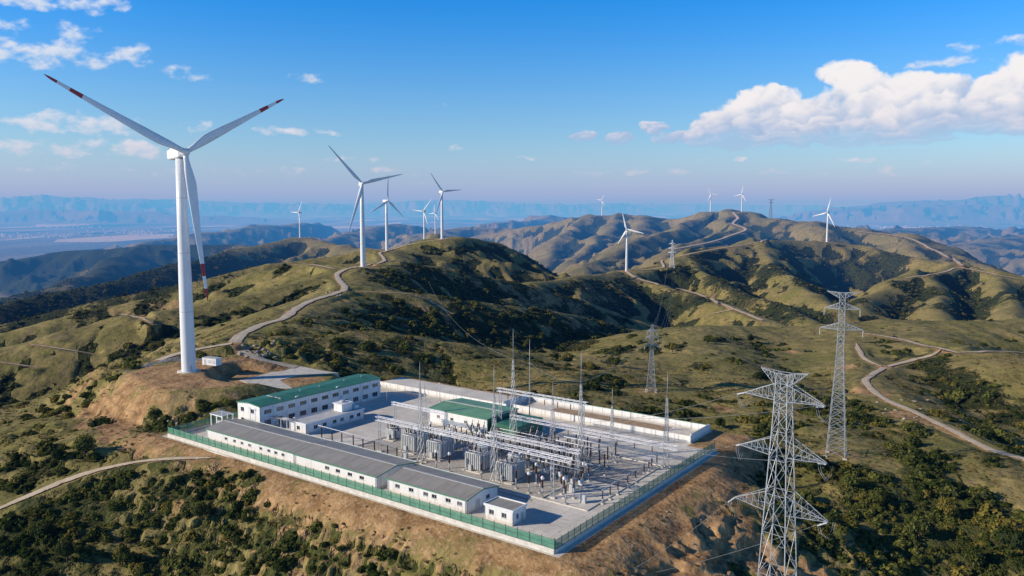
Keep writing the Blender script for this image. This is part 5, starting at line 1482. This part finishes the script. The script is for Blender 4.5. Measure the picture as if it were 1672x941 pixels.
turbine('nearest and largest wind turbine, red banded blades, beside a white container', (T1[0], T1[1], T1[2]-.3), 81.0, 48, [50.5, 47.2, 54.6], [154.0, 29.0, 273.6])
turbine('second nearest turbine, at the top of the winding road on the ridge', tb(593,435,770), 79.5, 22, [47.5, 40.0, 49.5], [131.6, 13.3, 251.9], True, False)
turbine('turbine just right of the second nearest one, one blade pointing straight up', tb(632,410,1268), 79.6, 51, [41.3, 44.1, 40.5], [86.3, 206.0, 318.5], True, False)
turbine('turbine on the dark hilltop at the far end of the left ridge', tb(722,390,1351), 79.3, 35, [38.7, 35.8, 38.3], [127.3, 5.2, 246.7], True, False)
turbine('smaller turbine left of the hilltop one, beside the ridge road', tb(693,395,1700), 65, -23, [32.3, 28, 31.2], [52, 174.0, 293.0], False, False)
turbine('tiny turbine glimpsed just left of the hilltop turbine tower', tb(711,382,2600), 67.6, -45, [31.0, 28.6, 33], [92, 185, 317.0], False, False)
turbine('lone small turbine on the left hill before the blue plain', tb(490,388,2537), 79.5, -45, [43.4, 48, 40.8], [57, 178.5, 295.5], False, False)
turbine('turbine at the bend of the dirt road on the central saddle', tb(1023,443,1529), 80.1, -23, [31.5, 35, 33], [105.0, 348, 240], True, False)
turbine('tiny turbine on the leftmost top of the far hill', tb(983,352,4160), 79.2, -38, [30.3, 33.5, 36.9], [64, 172, 302], False, False)
turbine('left one of two turbines on the far summit', tb(1160,346,3586), 79.1, -23, [30.1, 32, 35], [118, 355, 250.0], False, False)
turbine('right one of two turbines on the far summit', tb(1211,346,3400), 75.0, -52, [36.3, 37.2, 39.8], [79, 193, 309], False, False)
turbine('turbine on the right hill crest before the far plain', tb(1350,395,2167), 79.6, -52, [40.5, 43.2, 48], [77, 195, 304], False, False)

# ------------------------------------------------------------------ transmission towers
def pylon(label, base, rz, H, base_w, waist_z, waist_w, top_w, arms, leg=.2, br=.09, panels=(9, 8), top_arm=None, group='lattice transmission towers', steel=None):
    steel = steel or M['pylon']
    t = thing('transmission_tower', label, 'transmission tower', base, rz, group)
    mb = MB()
    def wat(z): return np.interp(z, [0, waist_z, H], [base_w, waist_w, top_w])
    def c(z, k): w = wat(z)/2; return Vector(((-1, 1, 1, -1)[k]*w, (-1, -1, 1, 1)[k]*w, z))
    zs = list(waist_z*(1-(1-np.linspace(0, 1, panels[0]+1))**1.35)) + list(np.linspace(waist_z, H, panels[1]+1))[1:]
    for k in range(4):
        mb.bar(c(-1.0, k), c(waist_z, k), leg, leg*.85); mb.bar(c(waist_z, k), c(H, k), leg*.85, leg*.6)
    for i in range(len(zs)-1):
        z0, z1 = zs[i], zs[i+1]; big = (z1-z0) > 3.2
        for k in range(4):
            a, b = k, (k+1) % 4
            mb.bar(c(z0, a), c(z1, b), br); mb.bar(c(z0, b), c(z1, a), br); mb.bar(c(z1, a), c(z1, b), br)
            if big:
                m0 = (c(z0, a)+c(z1, b)+c(z0, b)+c(z1, a))/4
                for q in (a, b): mb.bar((c(z0, q)+m0)/2, c((z0*.75+z1*.25), q), br*.7); mb.bar((c(z1, q)+m0)/2, c((z0*.25+z1*.75), q), br*.7)
    mb.build('lattice_body', steel, t)
    ft = MB()
    for k in range(4): p = c(0, k); ft.box(p.x-.6, p.x+.6, p.y-.6, p.y+.6, -1.6, .25)
    ft.build('footing', M['concrete'], t)
    tips = []
    for z, hl, rise in arms:
        for s in (-1, 1):
            am = MB(); w0 = wat(z)/2; w1 = wat(z+rise)/2; tip = Vector((s*hl, 0, z+.15)); n = 5
            A = [Vector((s*w0, -w0, z)), Vector((s*w0, w0, z))]; B = [Vector((s*w1, -w1, z+rise)), Vector((s*w1, w1, z+rise))]
            e = [tip + Vector((0, -.18, 0)), tip + Vector((0, .18, 0))]
            for j in range(2): am.bar(A[j], e[j], br*1.35); am.bar(B[j], e[j], br*1.35)
            for i in range(n):
                f0, f1 = i/n, (i+1)/n
                for j in range(2): am.bar(A[j].lerp(e[j], f0), B[j].lerp(e[j], f1 if i < n-1 else .98), br*.75); am.bar(B[j].lerp(e[j], f0), A[j].lerp(e[j], f0), br*.75)
                am.bar(A[0].lerp(e[0], f0), A[1].lerp(e[1], f1), br*.7); am.bar(A[1].lerp(e[1], f0), A[0].lerp(e[0], f1), br*.7); am.bar(B[0].lerp(e[0], f0), B[1].lerp(e[1], f1), br*.6)
            am.build('crossarm', steel, t); tips.append(tip)
    if top_arm:
        hl, rise = top_arm
        for s in (-1, 1):
            am = MB(); w0 = wat(H-rise)/2; w1 = top_w/2
            for j in (-1, 1):
                a = Vector((s*w0, j*w0, H-rise)); b = Vector((s*w1, j*w1, H)); e = Vector((s*hl, j*.12, H+.35))
                am.bar(a, e, br*1.2); am.bar(b, e, br*1.2)
                for i in range(4): am.bar(a.lerp(e, i/4), b.lerp(e, (i+.5)/4), br*.7); am.bar(b.lerp(e, (i+.5)/4), a.lerp(e, (i+1)/4), br*.7)
            am.bar((s*hl, 0, H+.3), (s*hl, 0, H+.6), br); am.build('crossarm', steel, t)
    return t, tips
def string(t, p, d, L=1.9, r=.13):
    """insulator string of a tower, from p along d"""
    d = Vector(d).normalized(); mb = MB(); n = 9
    mb.tube([Vector(p) + d*(L*k/(2*n)) for k in range(2*n+1)], [r*(1 if k % 2 else .45) for k in range(2*n+1)], 7)
    mb.build('insulator', M['frame'], t); return Vector(p) + d*L
def catenary(p, q, sag, n=26):
    p, q = Vector(p), Vector(q)
    return [p.lerp(q, i/n) - Vector((0, 0, sag*4*(i/n)*(1-i/n))) for i in range(n+1)]
def line(label, p, q, sag, r=.035, group=None, name='power_line'):
    pts = catenary(p, q, sag); o = MB().tube([tuple(a - pts[0]) for a in pts], r, 5, False).build(name, M['wire'], None, False)
    o.location = pts[0]; return tag(o, label, 'power line', group)
# front tower, its base below the edge of the picture
c1 = (37.2, 107.0); rz1 = math.atan2(-.685, .728); zb1 = gz(*c1) - .1
arms1 = [(26.1 - zb1, 6.7, 2.7), (34.0 - zb1, 6.2, 2.4), (41.7 - zb1, 5.7, 2.3)]
t1, tips1 = pylon('nearest lattice tower at the right, three wide crossarms, base out of frame', (c1[0], c1[1], zb1), rz1, 45.4 - zb1, 6.9, 40.0 - zb1, 1.9, 1.55, arms1, .14, .058, (10, 4), (3.3, 1.7))
def wpt(t, p): return t.matrix_basis @ Vector(p)
bpy.context.view_layer.update()
ends = {0: L2(4.5, 59.9, 6.2), 1: L2(9.5, 59.9, 6.2), 2: L2(3.2, 59.9, 6.6), 3: L2(13.5, 59.9, 6.2), 4: L2(20.6, 43.8, 13.5), 5: L2(20.6, 60.6, 11.5)}
inv = t1.matrix_basis.inverted()
for i, tip in enumerate(tips1):
    wp = wpt(t1, tip)
    tgt = ends[i] if i > 1 else Vector((24.0 + 4*i, 148.0 + 2*i, gz(24 + 4*i, 148 + 2*i) + .3))
    dl = (inv.to_3x3() @ (tgt - wp)).normalized()
    for off in (-.22, .22):
        e = string(t1, tip + Vector((0, off, -.1)), dl, 2.2)
    we = wpt(t1, tip + dl*2.3)
    line(f'conductor sagging from the {("lowest","lowest","middle","middle","top","top")[i]} {("left","right")[i % 2]} arm of the nearest tower to the substation', we, tgt, 1.2 if i > 1 else .5, .032)
    jp = MB(); e2 = tip + Vector((0, -dl.y*1.6, -.5))
    for off in (-.15, .15): jp.tube([tip + dl*2.2 + Vector((off, 0, 0)), tip + dl*1.6 + Vector((off, 0, -1.3)), tip + Vector((off, 0, -2.3)), tip - dl*1.2 + Vector((off, 0, -1.5)), tip - dl*1.5 + Vector((off, 0, -.4))], .03, 5)
    jp.build('jumper_loop', M['wire'], t1)
# second tower, full height in the picture
p = at(1365, 743, 232); zb2 = p[2] - .2
t2, tips2 = pylon('tall slender lattice tower on the right slope, seen full height', (p[0], p[1], zb2), math.atan2(-6, 11.6), 49.0, 5.4, 30.0, 2.0, 1.5, [(38.2, 5.9, 1.9), (44.2, 4.9, 1.8)], .20, .10, (13, 9), (4.2, 1.5))
for tp in tips2: string(t2, tp + Vector((0, 0, -.2)), (0, 0, -1), 2.0, .15)
p = at(*PSITES['c']); zb3 = p[2] - .2; k3 = 111 / LENS_F * p[1] / 35.5
t3, tips3 = pylon('lattice tower standing alone in the pasture behind the annex yard', (p[0], p[1], zb3), math.radians(-12), 35.5*k3, 5.0*k3, 22.0*k3, 1.7*k3, 1.2*k3, [(24.5*k3, 3.8*k3, 1.5), (28.6*k3, 3.3*k3, 1.4), (32.0*k3, 2.6*k3, 1.2)], .20, .10, (9, 6), None)
for tp in tips3: string(t3, tp + Vector((0, 0, -.1)), (0, 0, -1), 1.8, .16)
p = at(*PSITES['d']); k4 = 45 / LENS_F * p[1] / 50.0
t4, tips4 = pylon('distant lattice tower beside the dirt road bend on the central saddle', (p[0], p[1], p[2]-.2), math.radians(-10), 50.0*k4, 9.0*k4, 30.0*k4, 3.0*k4, 1.8*k4, [(27.0*k4, 8.0*k4, 3.0), (35.0*k4, 7.0*k4, 3.0), (43.0*k4, 5.5*k4, 2.5)], .6, .36, (6, 5), None, steel=M['beam'])
p = at(1258, 358, 3250)
t5, tips5 = pylon('faint far tower with T shaped head on the far hill', (p[0], p[1], p[2]-.2), math.radians(-5), 80.0, 13.0, 50.0, 4.5, 3.4, [(66.0, 10.0, 4.0)], .9, .5, (6, 5), (13.0, 4.0))
for a, b in ((0, 0), (1, 1), (2, 2), (3, 3), (4, 4), (5, 5)):
    line('far conductor across the valley from the pasture tower to the saddle tower', wpt(t3, tips3[a]) - Vector((0, 0, 1.8)), wpt(t4, tips4[b]), 30, .04, 'far conductors across the valley')
m5top = L2(20.6, 43.8, 24.0); m8top = L2(57.6, 74.2, 19.6)
line('thin wire from the pasture tower to the mast right of the brown insulators', wpt(t3, tips3[2]), m5top, 3.0, .05)
line('thin wire from the mast top to the slender lightning pole', m5top, m8top, 1.5, .04)
line('thin wire from the tallest lattice mast out over the valley', L2(51.6, 57.2, 24.0), tuple(at(700, 487, 575) + np.array([0, 0, 12])), 8.0, .04)
# ------------------------------------------------------------------ apron, stones, settlements
AP = [(454,596),(484,597),(530,606),(553,609),(525,611),(490,612),(457,621),(478,634),(449,638),(399,641),(389,637),(411,628),(391,621),(433,611),(458,602)]
z_ap = 2.6
apv = [on_level(px, py, z_ap + .14) for px, py in AP]
bm = bmesh.new(); vs = [bm.verts.new(tuple(p)) for p in apv]; f = bm.faces.new(vs); bmesh.ops.triangulate(bm, faces=[f])
r_ = bmesh.ops.extrude_face_region(bm, geom=list(bm.faces)); bmesh.ops.translate(bm, vec=(0, 0, -2.0), verts=[e for e in r_['geom'] if isinstance(e, bmesh.types.BMVert)])
bmesh.ops.recalc_face_normals(bm, faces=bm.faces)
me = bpy.data.meshes.new('pavement'); bm.to_mesh(me); bm.free(); me.materials.append(M['concrete'])
o = bpy.data.objects.new('pavement', me); COL.objects.link(o); o['kind'] = 'structure'
# stone-faced bank behind the first turbine's pad
def lookup_h(x, y): return height(np.asarray(x, float), np.asarray(y, float))
arc = [(200,606),(214,597),(232,590),(255,585),(285,581),(300,580)]
hit_a = [T1[:2] + np.array([-27 + 3.0*i, (4.0, 9.5, 13.5, 16.5, 18.8, 20.0, 20.6, 20.8, 20.8)[i]]) for i in range(9)]
vs = []; fs = []
for i, p in enumerate(hit_a):
    for k in range(5):
        t_ = k/4; q = p + np.array([-.5, 1.0])*t_*3.0
        vs.append((q[0], q[1], gz(q[0], q[1]) + .10 + .25*t_ + random.uniform(-.08, .08)))
for i in range(8):
    for k in range(4): fs.append((i*5+k, (i+1)*5+k, (i+1)*5+k+1, i*5+k+1))
M['stone'] = simple_mat('grey_stone_facing', (0.25, 0.25, 0.24), .9, 0, .4, 1.1, .8, 5)
me = bpy.data.meshes.new('stone_bank'); me.from_pydata(vs, [], fs); me.materials.append(M['stone'])
o = bpy.data.objects.new('stone_bank', me); COL.objects.link(o); tag(o, 'grey stone faced bank curving behind the nearest turbine', 'retaining wall')
M['rock'] = simple_mat('pale_broken_rock', (0.36, 0.31, 0.25), .9, 0, .3, 1.2, .6, 4)
def rock_mesh(seed):
    bm = bmesh.new(); bmesh.ops.create_icosphere(bm, subdivisions=2, radius=1.0); rr = random.Random(seed)
    dirs = [(Vector((rr.uniform(-1, 1), rr.uniform(-1, 1), rr.uniform(-1, 1))).normalized(), rr.uniform(.55, .9)) for _ in range(9)]
    for v in bm.verts:
        for d, k in dirs:
            q = v.co.dot(d)
            if q > k: v.co -= d*(q-k)
        v.co.z *= .7
    me = bpy.data.meshes.new('boulder'); bm.to_mesh(me); bm.free(); me.materials.append(M['rock']); return me
RM = [rock_mesh(s) for s in range(5)]
rr = random.Random(3)
def rocks(cpx, sx, sy, n, smin, smax, label, group):
    hits = ground_hit([(cpx[0] + rr.gauss(0, sx), cpx[1] + rr.gauss(0, sy)) for _ in range(n)])
    for hgt in hits:
        if hgt is None: continue
        o = bpy.data.objects.new('boulder', rr.choice(RM)); COL.objects.link(o); s = rr.uniform(smin, smax)
        o.location = (hgt[0], hgt[1], gz(hgt[0], hgt[1]) + s*.2); o.scale = (s*rr.uniform(.8, 1.5), s, s*rr.uniform(.6, 1)); o.rotation_euler = (rr.uniform(-.3, .3), rr.uniform(-.3, .3), rr.uniform(0, 6))
        tag(o, label, 'rock', group)
rocks((423, 576), 14, 7, 34, .4, 1.3, 'pale broken boulder in the rubble heap beside the winding road', 'rubble heap by the road')
rocks((545, 483), 7, 2.5, 12, .5, 1.3, 'dark boulder on the knoll where the road forks', 'boulders at the road fork')
rocks((1150, 880), 60, 34, 14, .15, .45, 'loose boulder on the bare bank below the right fence', 'boulders on the bare bank')
rocks((270, 690), 30, 10, 16, .3, .8, 'pale stone on the cut bank left of the substation', 'stones on the cut bank')
rocks((1470, 668), 30, 10, 16, .4, .9, 'pale stone along the dirt road on the right slope', 'stones by the right road')
# settlements far out on the plain, read as pale specks
bt = MB(); r2 = random.Random(8)
for cx, cy, sx, sy, n in ((210, 380, 40, 1.6, 70), (60, 386, 50, 1.8, 70), (240, 384, 14, 1.2, 22), (100, 371, 60, 1.0, 40), (290, 376, 30, 1.2, 26), (1500, 372, 70, 3, 110), (1600, 363, 60, 2, 80), (1440, 366, 40, 1.5, 40), (800, 352, 60, 1.2, 40), (420, 388, 60, 2, 20)):
    for _ in range(n):
        q = on_level(r2.gauss(cx, sx), r2.gauss(cy, sy), -299.0)
        if q[1] > 30000 or q[1] < 3000: continue
        w_ = r2.uniform(12, 40); d_ = r2.uniform(10, 24); hh_ = r2.uniform(8, 22); zt = float(q[2])
        bt.box(q[0]-w_/2, q[0]+w_/2, q[1]-d_/2, q[1]+d_/2, zt - 25, zt + hh_)
bo = bt.build('houses', M['white_wall'], None, False); tag(bo, 'pale far settlement scattered over the blue plain', 'houses', None, 'stuff')

# ------------------------------------------------------------------ scrub: leaf clumps over a dark core
def leaf_mat(name, lo, hi, trans=.34):
    m, nt = new_mat(name); h = NT(nt)
    oi = h.n('ShaderNodeObjectInfo'); geo = h.n('ShaderNodeNewGeometry')
    vc = h.n('ShaderNodeVertexColor'); vc.layer_name = 'leaf'
    sv = h.n('ShaderNodeSeparateColor'); h.l(vc.outputs['Color'], sv.inputs[0])
    n = h.noise(geo.outputs['Position'], .045, 4, .6)
    f = h.math('ADD', h.math('MULTIPLY', oi.outputs['Random'], .45), h.math('ADD', h.math('MULTIPLY', sv.outputs[0], .40), h.math('MULTIPLY', h.math('SUBTRACT', n, .5), 1.9)))
    c = h.mix(h.ramp(f, .0, .95), lo, hi)
    c = h.mix(h.math('MULTIPLY', h.math('GREATER_THAN', oi.outputs['Random'], .86), .5), c, (hi[0]*1.35, hi[1]*.95, hi[2]*.8))
    d = h.n('ShaderNodeBsdfDiffuse'); h.l(c, d.inputs[0]); t = h.n('ShaderNodeBsdfTranslucent'); h.l(c, t.inputs[0])
    mx = h.n('ShaderNodeMixShader'); mx.inputs[0].default_value = trans; h.l(d.outputs[0], mx.inputs[1]); h.l(t.outputs[0], mx.inputs[2])
    o = h.n('ShaderNodeOutputMaterial'); h.l(mx.outputs[0], o.inputs[0]); return m
M['leaf'] = leaf_mat('scrub_leaf', (0.030, 0.050, 0.012), (0.215, 0.220, 0.056))
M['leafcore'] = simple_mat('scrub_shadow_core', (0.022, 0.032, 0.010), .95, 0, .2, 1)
M['straw'] = leaf_mat('dry_grass', (0.10, 0.09, 0.03), (0.30, 0.23, 0.10), .2)
M['bark'] = simple_mat('grey_brown_bark', (0.09, 0.07, 0.05), .9, 0, .3, 5)
def foliage(seed, n, lobes, flat, leaf, core=True, trunkz=0.0):
    """radius-1 clump of leaf blades round several lobes; returns verts, faces, colours, material slots"""
    r = random.Random(seed); V = []; F = []; Cc = []; MI = []
    L = []
    for i in range(lobes):
        a = r.uniform(0, 6.28); d = r.uniform(.1, .62) if i else 0
        L.append((Vector((math.cos(a)*d, math.sin(a)*d, r.uniform(.22, .62)*flat + trunkz)), r.uniform(.34, .55)))
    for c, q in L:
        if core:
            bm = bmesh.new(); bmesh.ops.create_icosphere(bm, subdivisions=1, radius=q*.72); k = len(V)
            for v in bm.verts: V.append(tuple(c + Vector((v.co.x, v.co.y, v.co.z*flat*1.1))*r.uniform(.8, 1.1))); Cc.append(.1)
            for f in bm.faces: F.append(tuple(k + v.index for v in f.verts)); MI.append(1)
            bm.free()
    for i in range(n):
        c, q = L[r.randrange(lobes)]
        z = r.uniform(-.35, 1); a = r.uniform(0, 6.28); s = math.sqrt(max(0, 1-z*z))
        nrm = Vector((s*math.cos(a), s*math.sin(a), z)); p = c + Vector((nrm.x, nrm.y, nrm.z*flat*1.15))*q*r.uniform(.72, 1.12)
        nn = (nrm + Vector((r.uniform(-.7, .7), r.uniform(-.7, .7), r.uniform(-.5, .7)))).normalized()
        x = nn.cross(Vector((r.uniform(-1, 1), r.uniform(-1, 1), r.uniform(-1, 1)))).normalized(); y = nn.cross(x)
        sz = leaf*r.uniform(.55, 1.2); k = len(V); col = r.random()
        V += [tuple(p - x*sz - y*sz*.3), tuple(p + x*sz*.3 - y*sz*.8), tuple(p + x*sz + y*sz*.4), tuple(p - x*sz*.2 + y*sz*.9)]; Cc += [col]*4
        F.append((k, k+1, k+2, k+3)); MI.append(0)
    return V, F, Cc, MI
def fol_mesh(name, data, mats):
    V, F, Cc, MI = data; me = bpy.data.meshes.new(name); me.from_pydata(V, [], F)
    for m_ in mats: me.materials.append(m_)
    me.polygons.foreach_set('material_index', MI)
    ca = me.color_attributes.new('leaf', 'FLOAT_COLOR', 'POINT'); ca.data.foreach_set('color', np.array([(c, c, c, 1) for c in Cc], np.float32).ravel())
    me.update(); return me
NV = 8
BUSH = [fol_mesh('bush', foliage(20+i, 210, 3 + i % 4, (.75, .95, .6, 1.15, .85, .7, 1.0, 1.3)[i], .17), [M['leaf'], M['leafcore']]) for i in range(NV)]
TUFT = []
for i in range(3):
    r = random.Random(70+i); V = []; F = []; Cc = []
    for k in range(34):
        a = r.uniform(0, 6.28); d = r.uniform(0, .55); b = Vector((math.cos(a)*d, math.sin(a)*d, -.05)); l = r.uniform(.35, .9); ln = Vector((r.uniform(-.5, .5), r.uniform(-.5, .5), 1)).normalized()
        x = ln.cross(Vector((r.uniform(-1, 1), r.uniform(-1, 1), .1))).normalized()*.09; j = len(V); c = r.random()
        V += [tuple(b - x), tuple(b + x), tuple(b + ln*l)]; F.append((j, j+1, j+2)); Cc += [c]*3
    TUFT.append(fol_mesh('grass', (V, F, Cc, [0]*len(F)), [M['straw']]))

FG = forest.reshape(NR, NC); DG = dirt.reshape(NR, NC); ZG = ZZ.reshape(NR, NC)
def grid_at(x, y, arrs):
    r = np.interp(y, yy, np.arange(NR)); s = x / (150 + 0.84*y); c = np.interp(s, ss, np.arange(NC))
    r0 = np.clip(r.astype(int), 0, NR-2); c0 = np.clip(c.astype(int), 0, NC-2); fr = r-r0; fc = c-c0
    return [(A[r0, c0]*(1-fc) + A[r0, c0+1]*fc)*(1-fr) + (A[r0+1, c0]*(1-fc) + A[r0+1, c0+1]*fc)*fr for A in arrs]
prng = np.random.default_rng(42)
def sow(n, y0, y1, sides=.78):
    y = np.sqrt(prng.uniform(y0*y0, y1*y1, n)); x = prng.uniform(-1, 1, n)*(sides*y + 25)
    f, d, z = grid_at(x, y, (FG, DG, ZG)); dc, cu_, cv_ = compound_mask(x, y)
    ok = (dc > 2.2) & (np.hypot(x - T1[0], y - T1[1]) > 26)
    ok &= ~((np.hypot(x + 90, y - 301) < 26))
    for P, hw, bl in TRACKS:
        hw = hw + 1.5 + .003*float(P[:, 1].mean())
        m = (x > P[:, 0].min()-9) & (x < P[:, 0].max()+9) & (y > P[:, 1].min()-9) & (y < P[:, 1].max()+9)
        i_ = np.nonzero(m)[0]
        if len(i_):
            dd = np.min(np.hypot(x[i_][:, None] - P[None, :, 0], y[i_][:, None] - P[None, :, 1]), 1); ok[i_[dd < hw + 2.2]] = False
    return x, y, z, f, d, ok
PTS = []
def add_bushes(n, y0, y1, s0, s1, thr, loose, dens=1.0):
    x, y, z, f, d, ok = sow(n, y0, y1)
    patch = fbm(x, y, 9 + y0*.02, 2, 333)
    p = smooth(thr, thr + .45, f + patch*.45)*(.80 + .5*fbm(x, y, 40, 2, 371)) + loose*smooth(.1, .5, patch + f*.5)
    p = p*dens
    k = ok & (prng.uniform(0, 1, len(x)) < p*(1 - .85*smooth(.3, .7, d)))
    s = (s0 + (s1 - s0)*prng.uniform(0, 1, len(x))**1.7) * (0.5 + .8*np.clip(f + patch*.4, 0, 1)) * np.where(prng.uniform(0, 1, len(x)) < .06, 1.7, 1) * (1 + .5*fbm(x, y, 22 + y0*.04, 2, 360))
    PTS.append(np.stack([x[k], y[k], z[k] - s[k]*.12, s[k]], 1))
add_bushes(75000, 118, 330, .45, 2.2, .26, .08, .54)
add_bushes(110000, 330, 1000, .9, 2.6, .30, .05, .46)
add_bushes(90000, 1000, 2400, 1.6, 4.4, .34, .035, .60)
PTS = np.concatenate(PTS)
prom = PTS[:, 3] / np.hypot(PTS[:, 0], PTS[:, 1])
inview = (np.abs(PTS[:, 0]) < .63*PTS[:, 1]) & (PTS[:, 1] > 140)
order = np.argsort(-(prom*inview))
single, mass = PTS[order[:300]], PTS[order[300:]]
BO = []
for i, (x, y, z, s) in enumerate(single):
    o = bpy.data.objects.new('bush', BUSH[i % NV]); COL.objects.link(o); o.location = (x, y, z); o.rotation_euler = (0, 0, prng.uniform(0, 6.28)); o.scale = (s, s, s*prng.uniform(.6, .9))
    left_ = x < 0
    tag(o, 'dark green bush among the dense scrub on the slope below the front fence' if left_ else 'dark green bush among the dense scrub on the slope below the right hand towers', 'bush', 'bushes below the front fence' if left_ else 'bushes on the right slope'); BO.append(o)
def scatter_stuff(name, pts, sources, label, seed):
    me = bpy.data.meshes.new(name); me.vertices.add(len(pts)); me.vertices.foreach_set('co', pts[:, :3].astype(np.float32).ravel())
    r = np.random.default_rng(seed)
    a = me.attributes.new('size', 'FLOAT', 'POINT'); a.data.foreach_set('value', pts[:, 3].astype(np.float32))
    a = me.attributes.new('turn', 'FLOAT', 'POINT'); a.data.foreach_set('value', r.uniform(0, 6.28, len(pts)).astype(np.float32))
    a = me.attributes.new('sort', 'INT', 'POINT'); a.data.foreach_set('value', r.integers(0, len(sources), len(pts)).astype(np.int32))
    me.update(); o = bpy.data.objects.new(name, me); COL.objects.link(o); tag(o, label, name, None, 'stuff')
    ng = bpy.data.node_groups.new(name + '_scatter', 'GeometryNodeTree')
    ng.interface.new_socket('Geometry', in_out='INPUT', socket_type='NodeSocketGeometry'); ng.interface.new_socket('Geometry', in_out='OUTPUT', socket_type='NodeSocketGeometry')
    N = ng.nodes; K = ng.links.new; gi = N.new('NodeGroupInput'); go = N.new('NodeGroupOutput'); jn = N.new('GeometryNodeJoinGeometry')
    def named(nm, ty): q = N.new('GeometryNodeInputNamedAttribute'); q.data_type = ty; q.inputs[0].default_value = nm; return q.outputs[0]
    sz, tn, so_ = named('size', 'FLOAT'), named('turn', 'FLOAT'), named('sort', 'INT')
    cx = N.new('ShaderNodeCombineXYZ'); K(tn, cx.inputs[2])
    zq = N.new('ShaderNodeMath'); zq.operation = 'MULTIPLY'; K(sz, zq.inputs[0]); zq.inputs[1].default_value = .72
    sv3 = N.new('ShaderNodeCombineXYZ'); K(sz, sv3.inputs[0]); K(sz, sv3.inputs[1]); K(zq.outputs[0], sv3.inputs[2])
    mp_ = N.new('GeometryNodeMeshToPoints'); K(gi.outputs[0], mp_.inputs[0])
    for k, src in enumerate(sources):
        oi = N.new('GeometryNodeObjectInfo'); oi.inputs['Object'].default_value = src; oi.inputs['As Instance'].default_value = True; oi.transform_space = 'ORIGINAL'
        cmp_ = N.new('FunctionNodeCompare'); cmp_.data_type = 'INT'; cmp_.operation = 'EQUAL'; K(so_, cmp_.inputs[2]); cmp_.inputs[3].default_value = k
        ip = N.new('GeometryNodeInstanceOnPoints'); K(mp_.outputs[0], ip.inputs['Points']); K(cmp_.outputs[0], ip.inputs['Selection']); K(oi.outputs['Geometry'], ip.inputs['Instance']); K(cx.outputs[0], ip.inputs['Rotation']); K(sv3.outputs[0], ip.inputs['Scale'])
        K(ip.outputs[0], jn.inputs[0])
    K(jn.outputs[0], go.inputs[0])
    md = o.modifiers.new('scatter', 'NODES'); md.node_group = ng; return o
scatter_stuff('scrub', mass, BO[:NV], 'dense dark scrub covering the hillsides and gullies', 5)
x, y, z, f, d, ok = sow(60000, 118, 420)
pt = fbm(x, y, 16, 3, 350)
k = ok & (prng.uniform(0, 1, len(x)) < smooth(-.35, .5, pt)*(1 - smooth(.35, .8, d)*.8))
gp = np.stack([x[k], y[k], z[k], prng.uniform(.35, 1.0, k.sum())], 1)
TO = []
for i in range(3):
    o = bpy.data.objects.new('grass', TUFT[i]); COL.objects.link(o); q = gp[i*50]; o.location = q[:3]; o.scale = (q[3],)*3; tag(o, 'dry grass tufts on the slope', 'grass', None, 'stuff'); TO.append(o)
scatter_stuff('grass', gp, TO, 'dry yellow grass growing over the open slopes', 9)
print('bushes', len(PTS), 'tufts', len(gp))
# trees with a trunk of their own
def tree(label, px, py, hgt, seed, group=None):
    q = ground_hit([(px, py)])[0]
    if q is None: return
    t = thing('tree', label, 'tree', (q[0], q[1], gz(q[0], q[1]) - .1), seed, group)
    mb = MB(); r = random.Random(seed)
    mb.tube([(0, 0, 0), (.05*hgt*.3, 0, .2*hgt), (.02, .03*hgt, .5*hgt), (0, 0, .75*hgt)], [.05*hgt, .035*hgt, .025*hgt, .01*hgt], 7)
    for i in range(5):
        a = r.uniform(0, 6.28); z0 = hgt*r.uniform(.25, .5); e = Vector((math.cos(a), math.sin(a), .7))*hgt*.3
        mb.tube([(0, 0, z0), tuple(Vector((0, 0, z0)) + e)], [.02*hgt, .006*hgt], 5)
    mb.build('trunk', M['bark'], t)
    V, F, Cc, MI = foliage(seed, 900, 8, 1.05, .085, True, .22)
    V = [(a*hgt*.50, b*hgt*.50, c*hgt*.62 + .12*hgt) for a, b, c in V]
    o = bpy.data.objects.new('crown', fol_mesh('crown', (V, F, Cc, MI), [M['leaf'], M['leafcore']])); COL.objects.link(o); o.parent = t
tree('round green tree with a visible trunk on the slope left of the substation', 138, 748, 7.5, 201)
tree('lower bushy tree just left of the round tree with a trunk', 95, 757, 4.5, 202)
for i, (px, py, hh_) in enumerate(((1590, 930, 6.5), (1650, 905, 7), (1500, 880, 6), (1440, 830, 5.5), (1550, 850, 6), (1385, 800, 5), (1330, 770, 5))):
    tree('bushy tree on the shaded slope at the lower right', px, py, hh_, 210+i, 'trees on the lower right slope')
for i, (px, py, hh_) in enumerate(((1175, 700, 4), (1225, 560, 6), (1005, 600, 6), (965, 605, 5), (1098, 575, 6), (1155, 562, 6))):
    tree('bushy tree in the pasture beyond the annex yard', px, py, hh_, 230+i, 'trees in the pasture')
for i, (px, py, hh_) in enumerate(((250, 572, 5), (215, 580, 4), (265, 570, 5))):
    tree('dark bushy tree in the hollow left of the nearest turbine', px, py, hh_, 240+i, 'trees in the left hollow')
for i, (px, py, hh_) in enumerate(((200, 925, 5), (330, 850, 5), (110, 915, 5.5), (60, 880, 5))):
    tree('bushy tree in the dark scrub at the lower left', px, py, hh_, 250+i, 'trees in the lower left scrub')
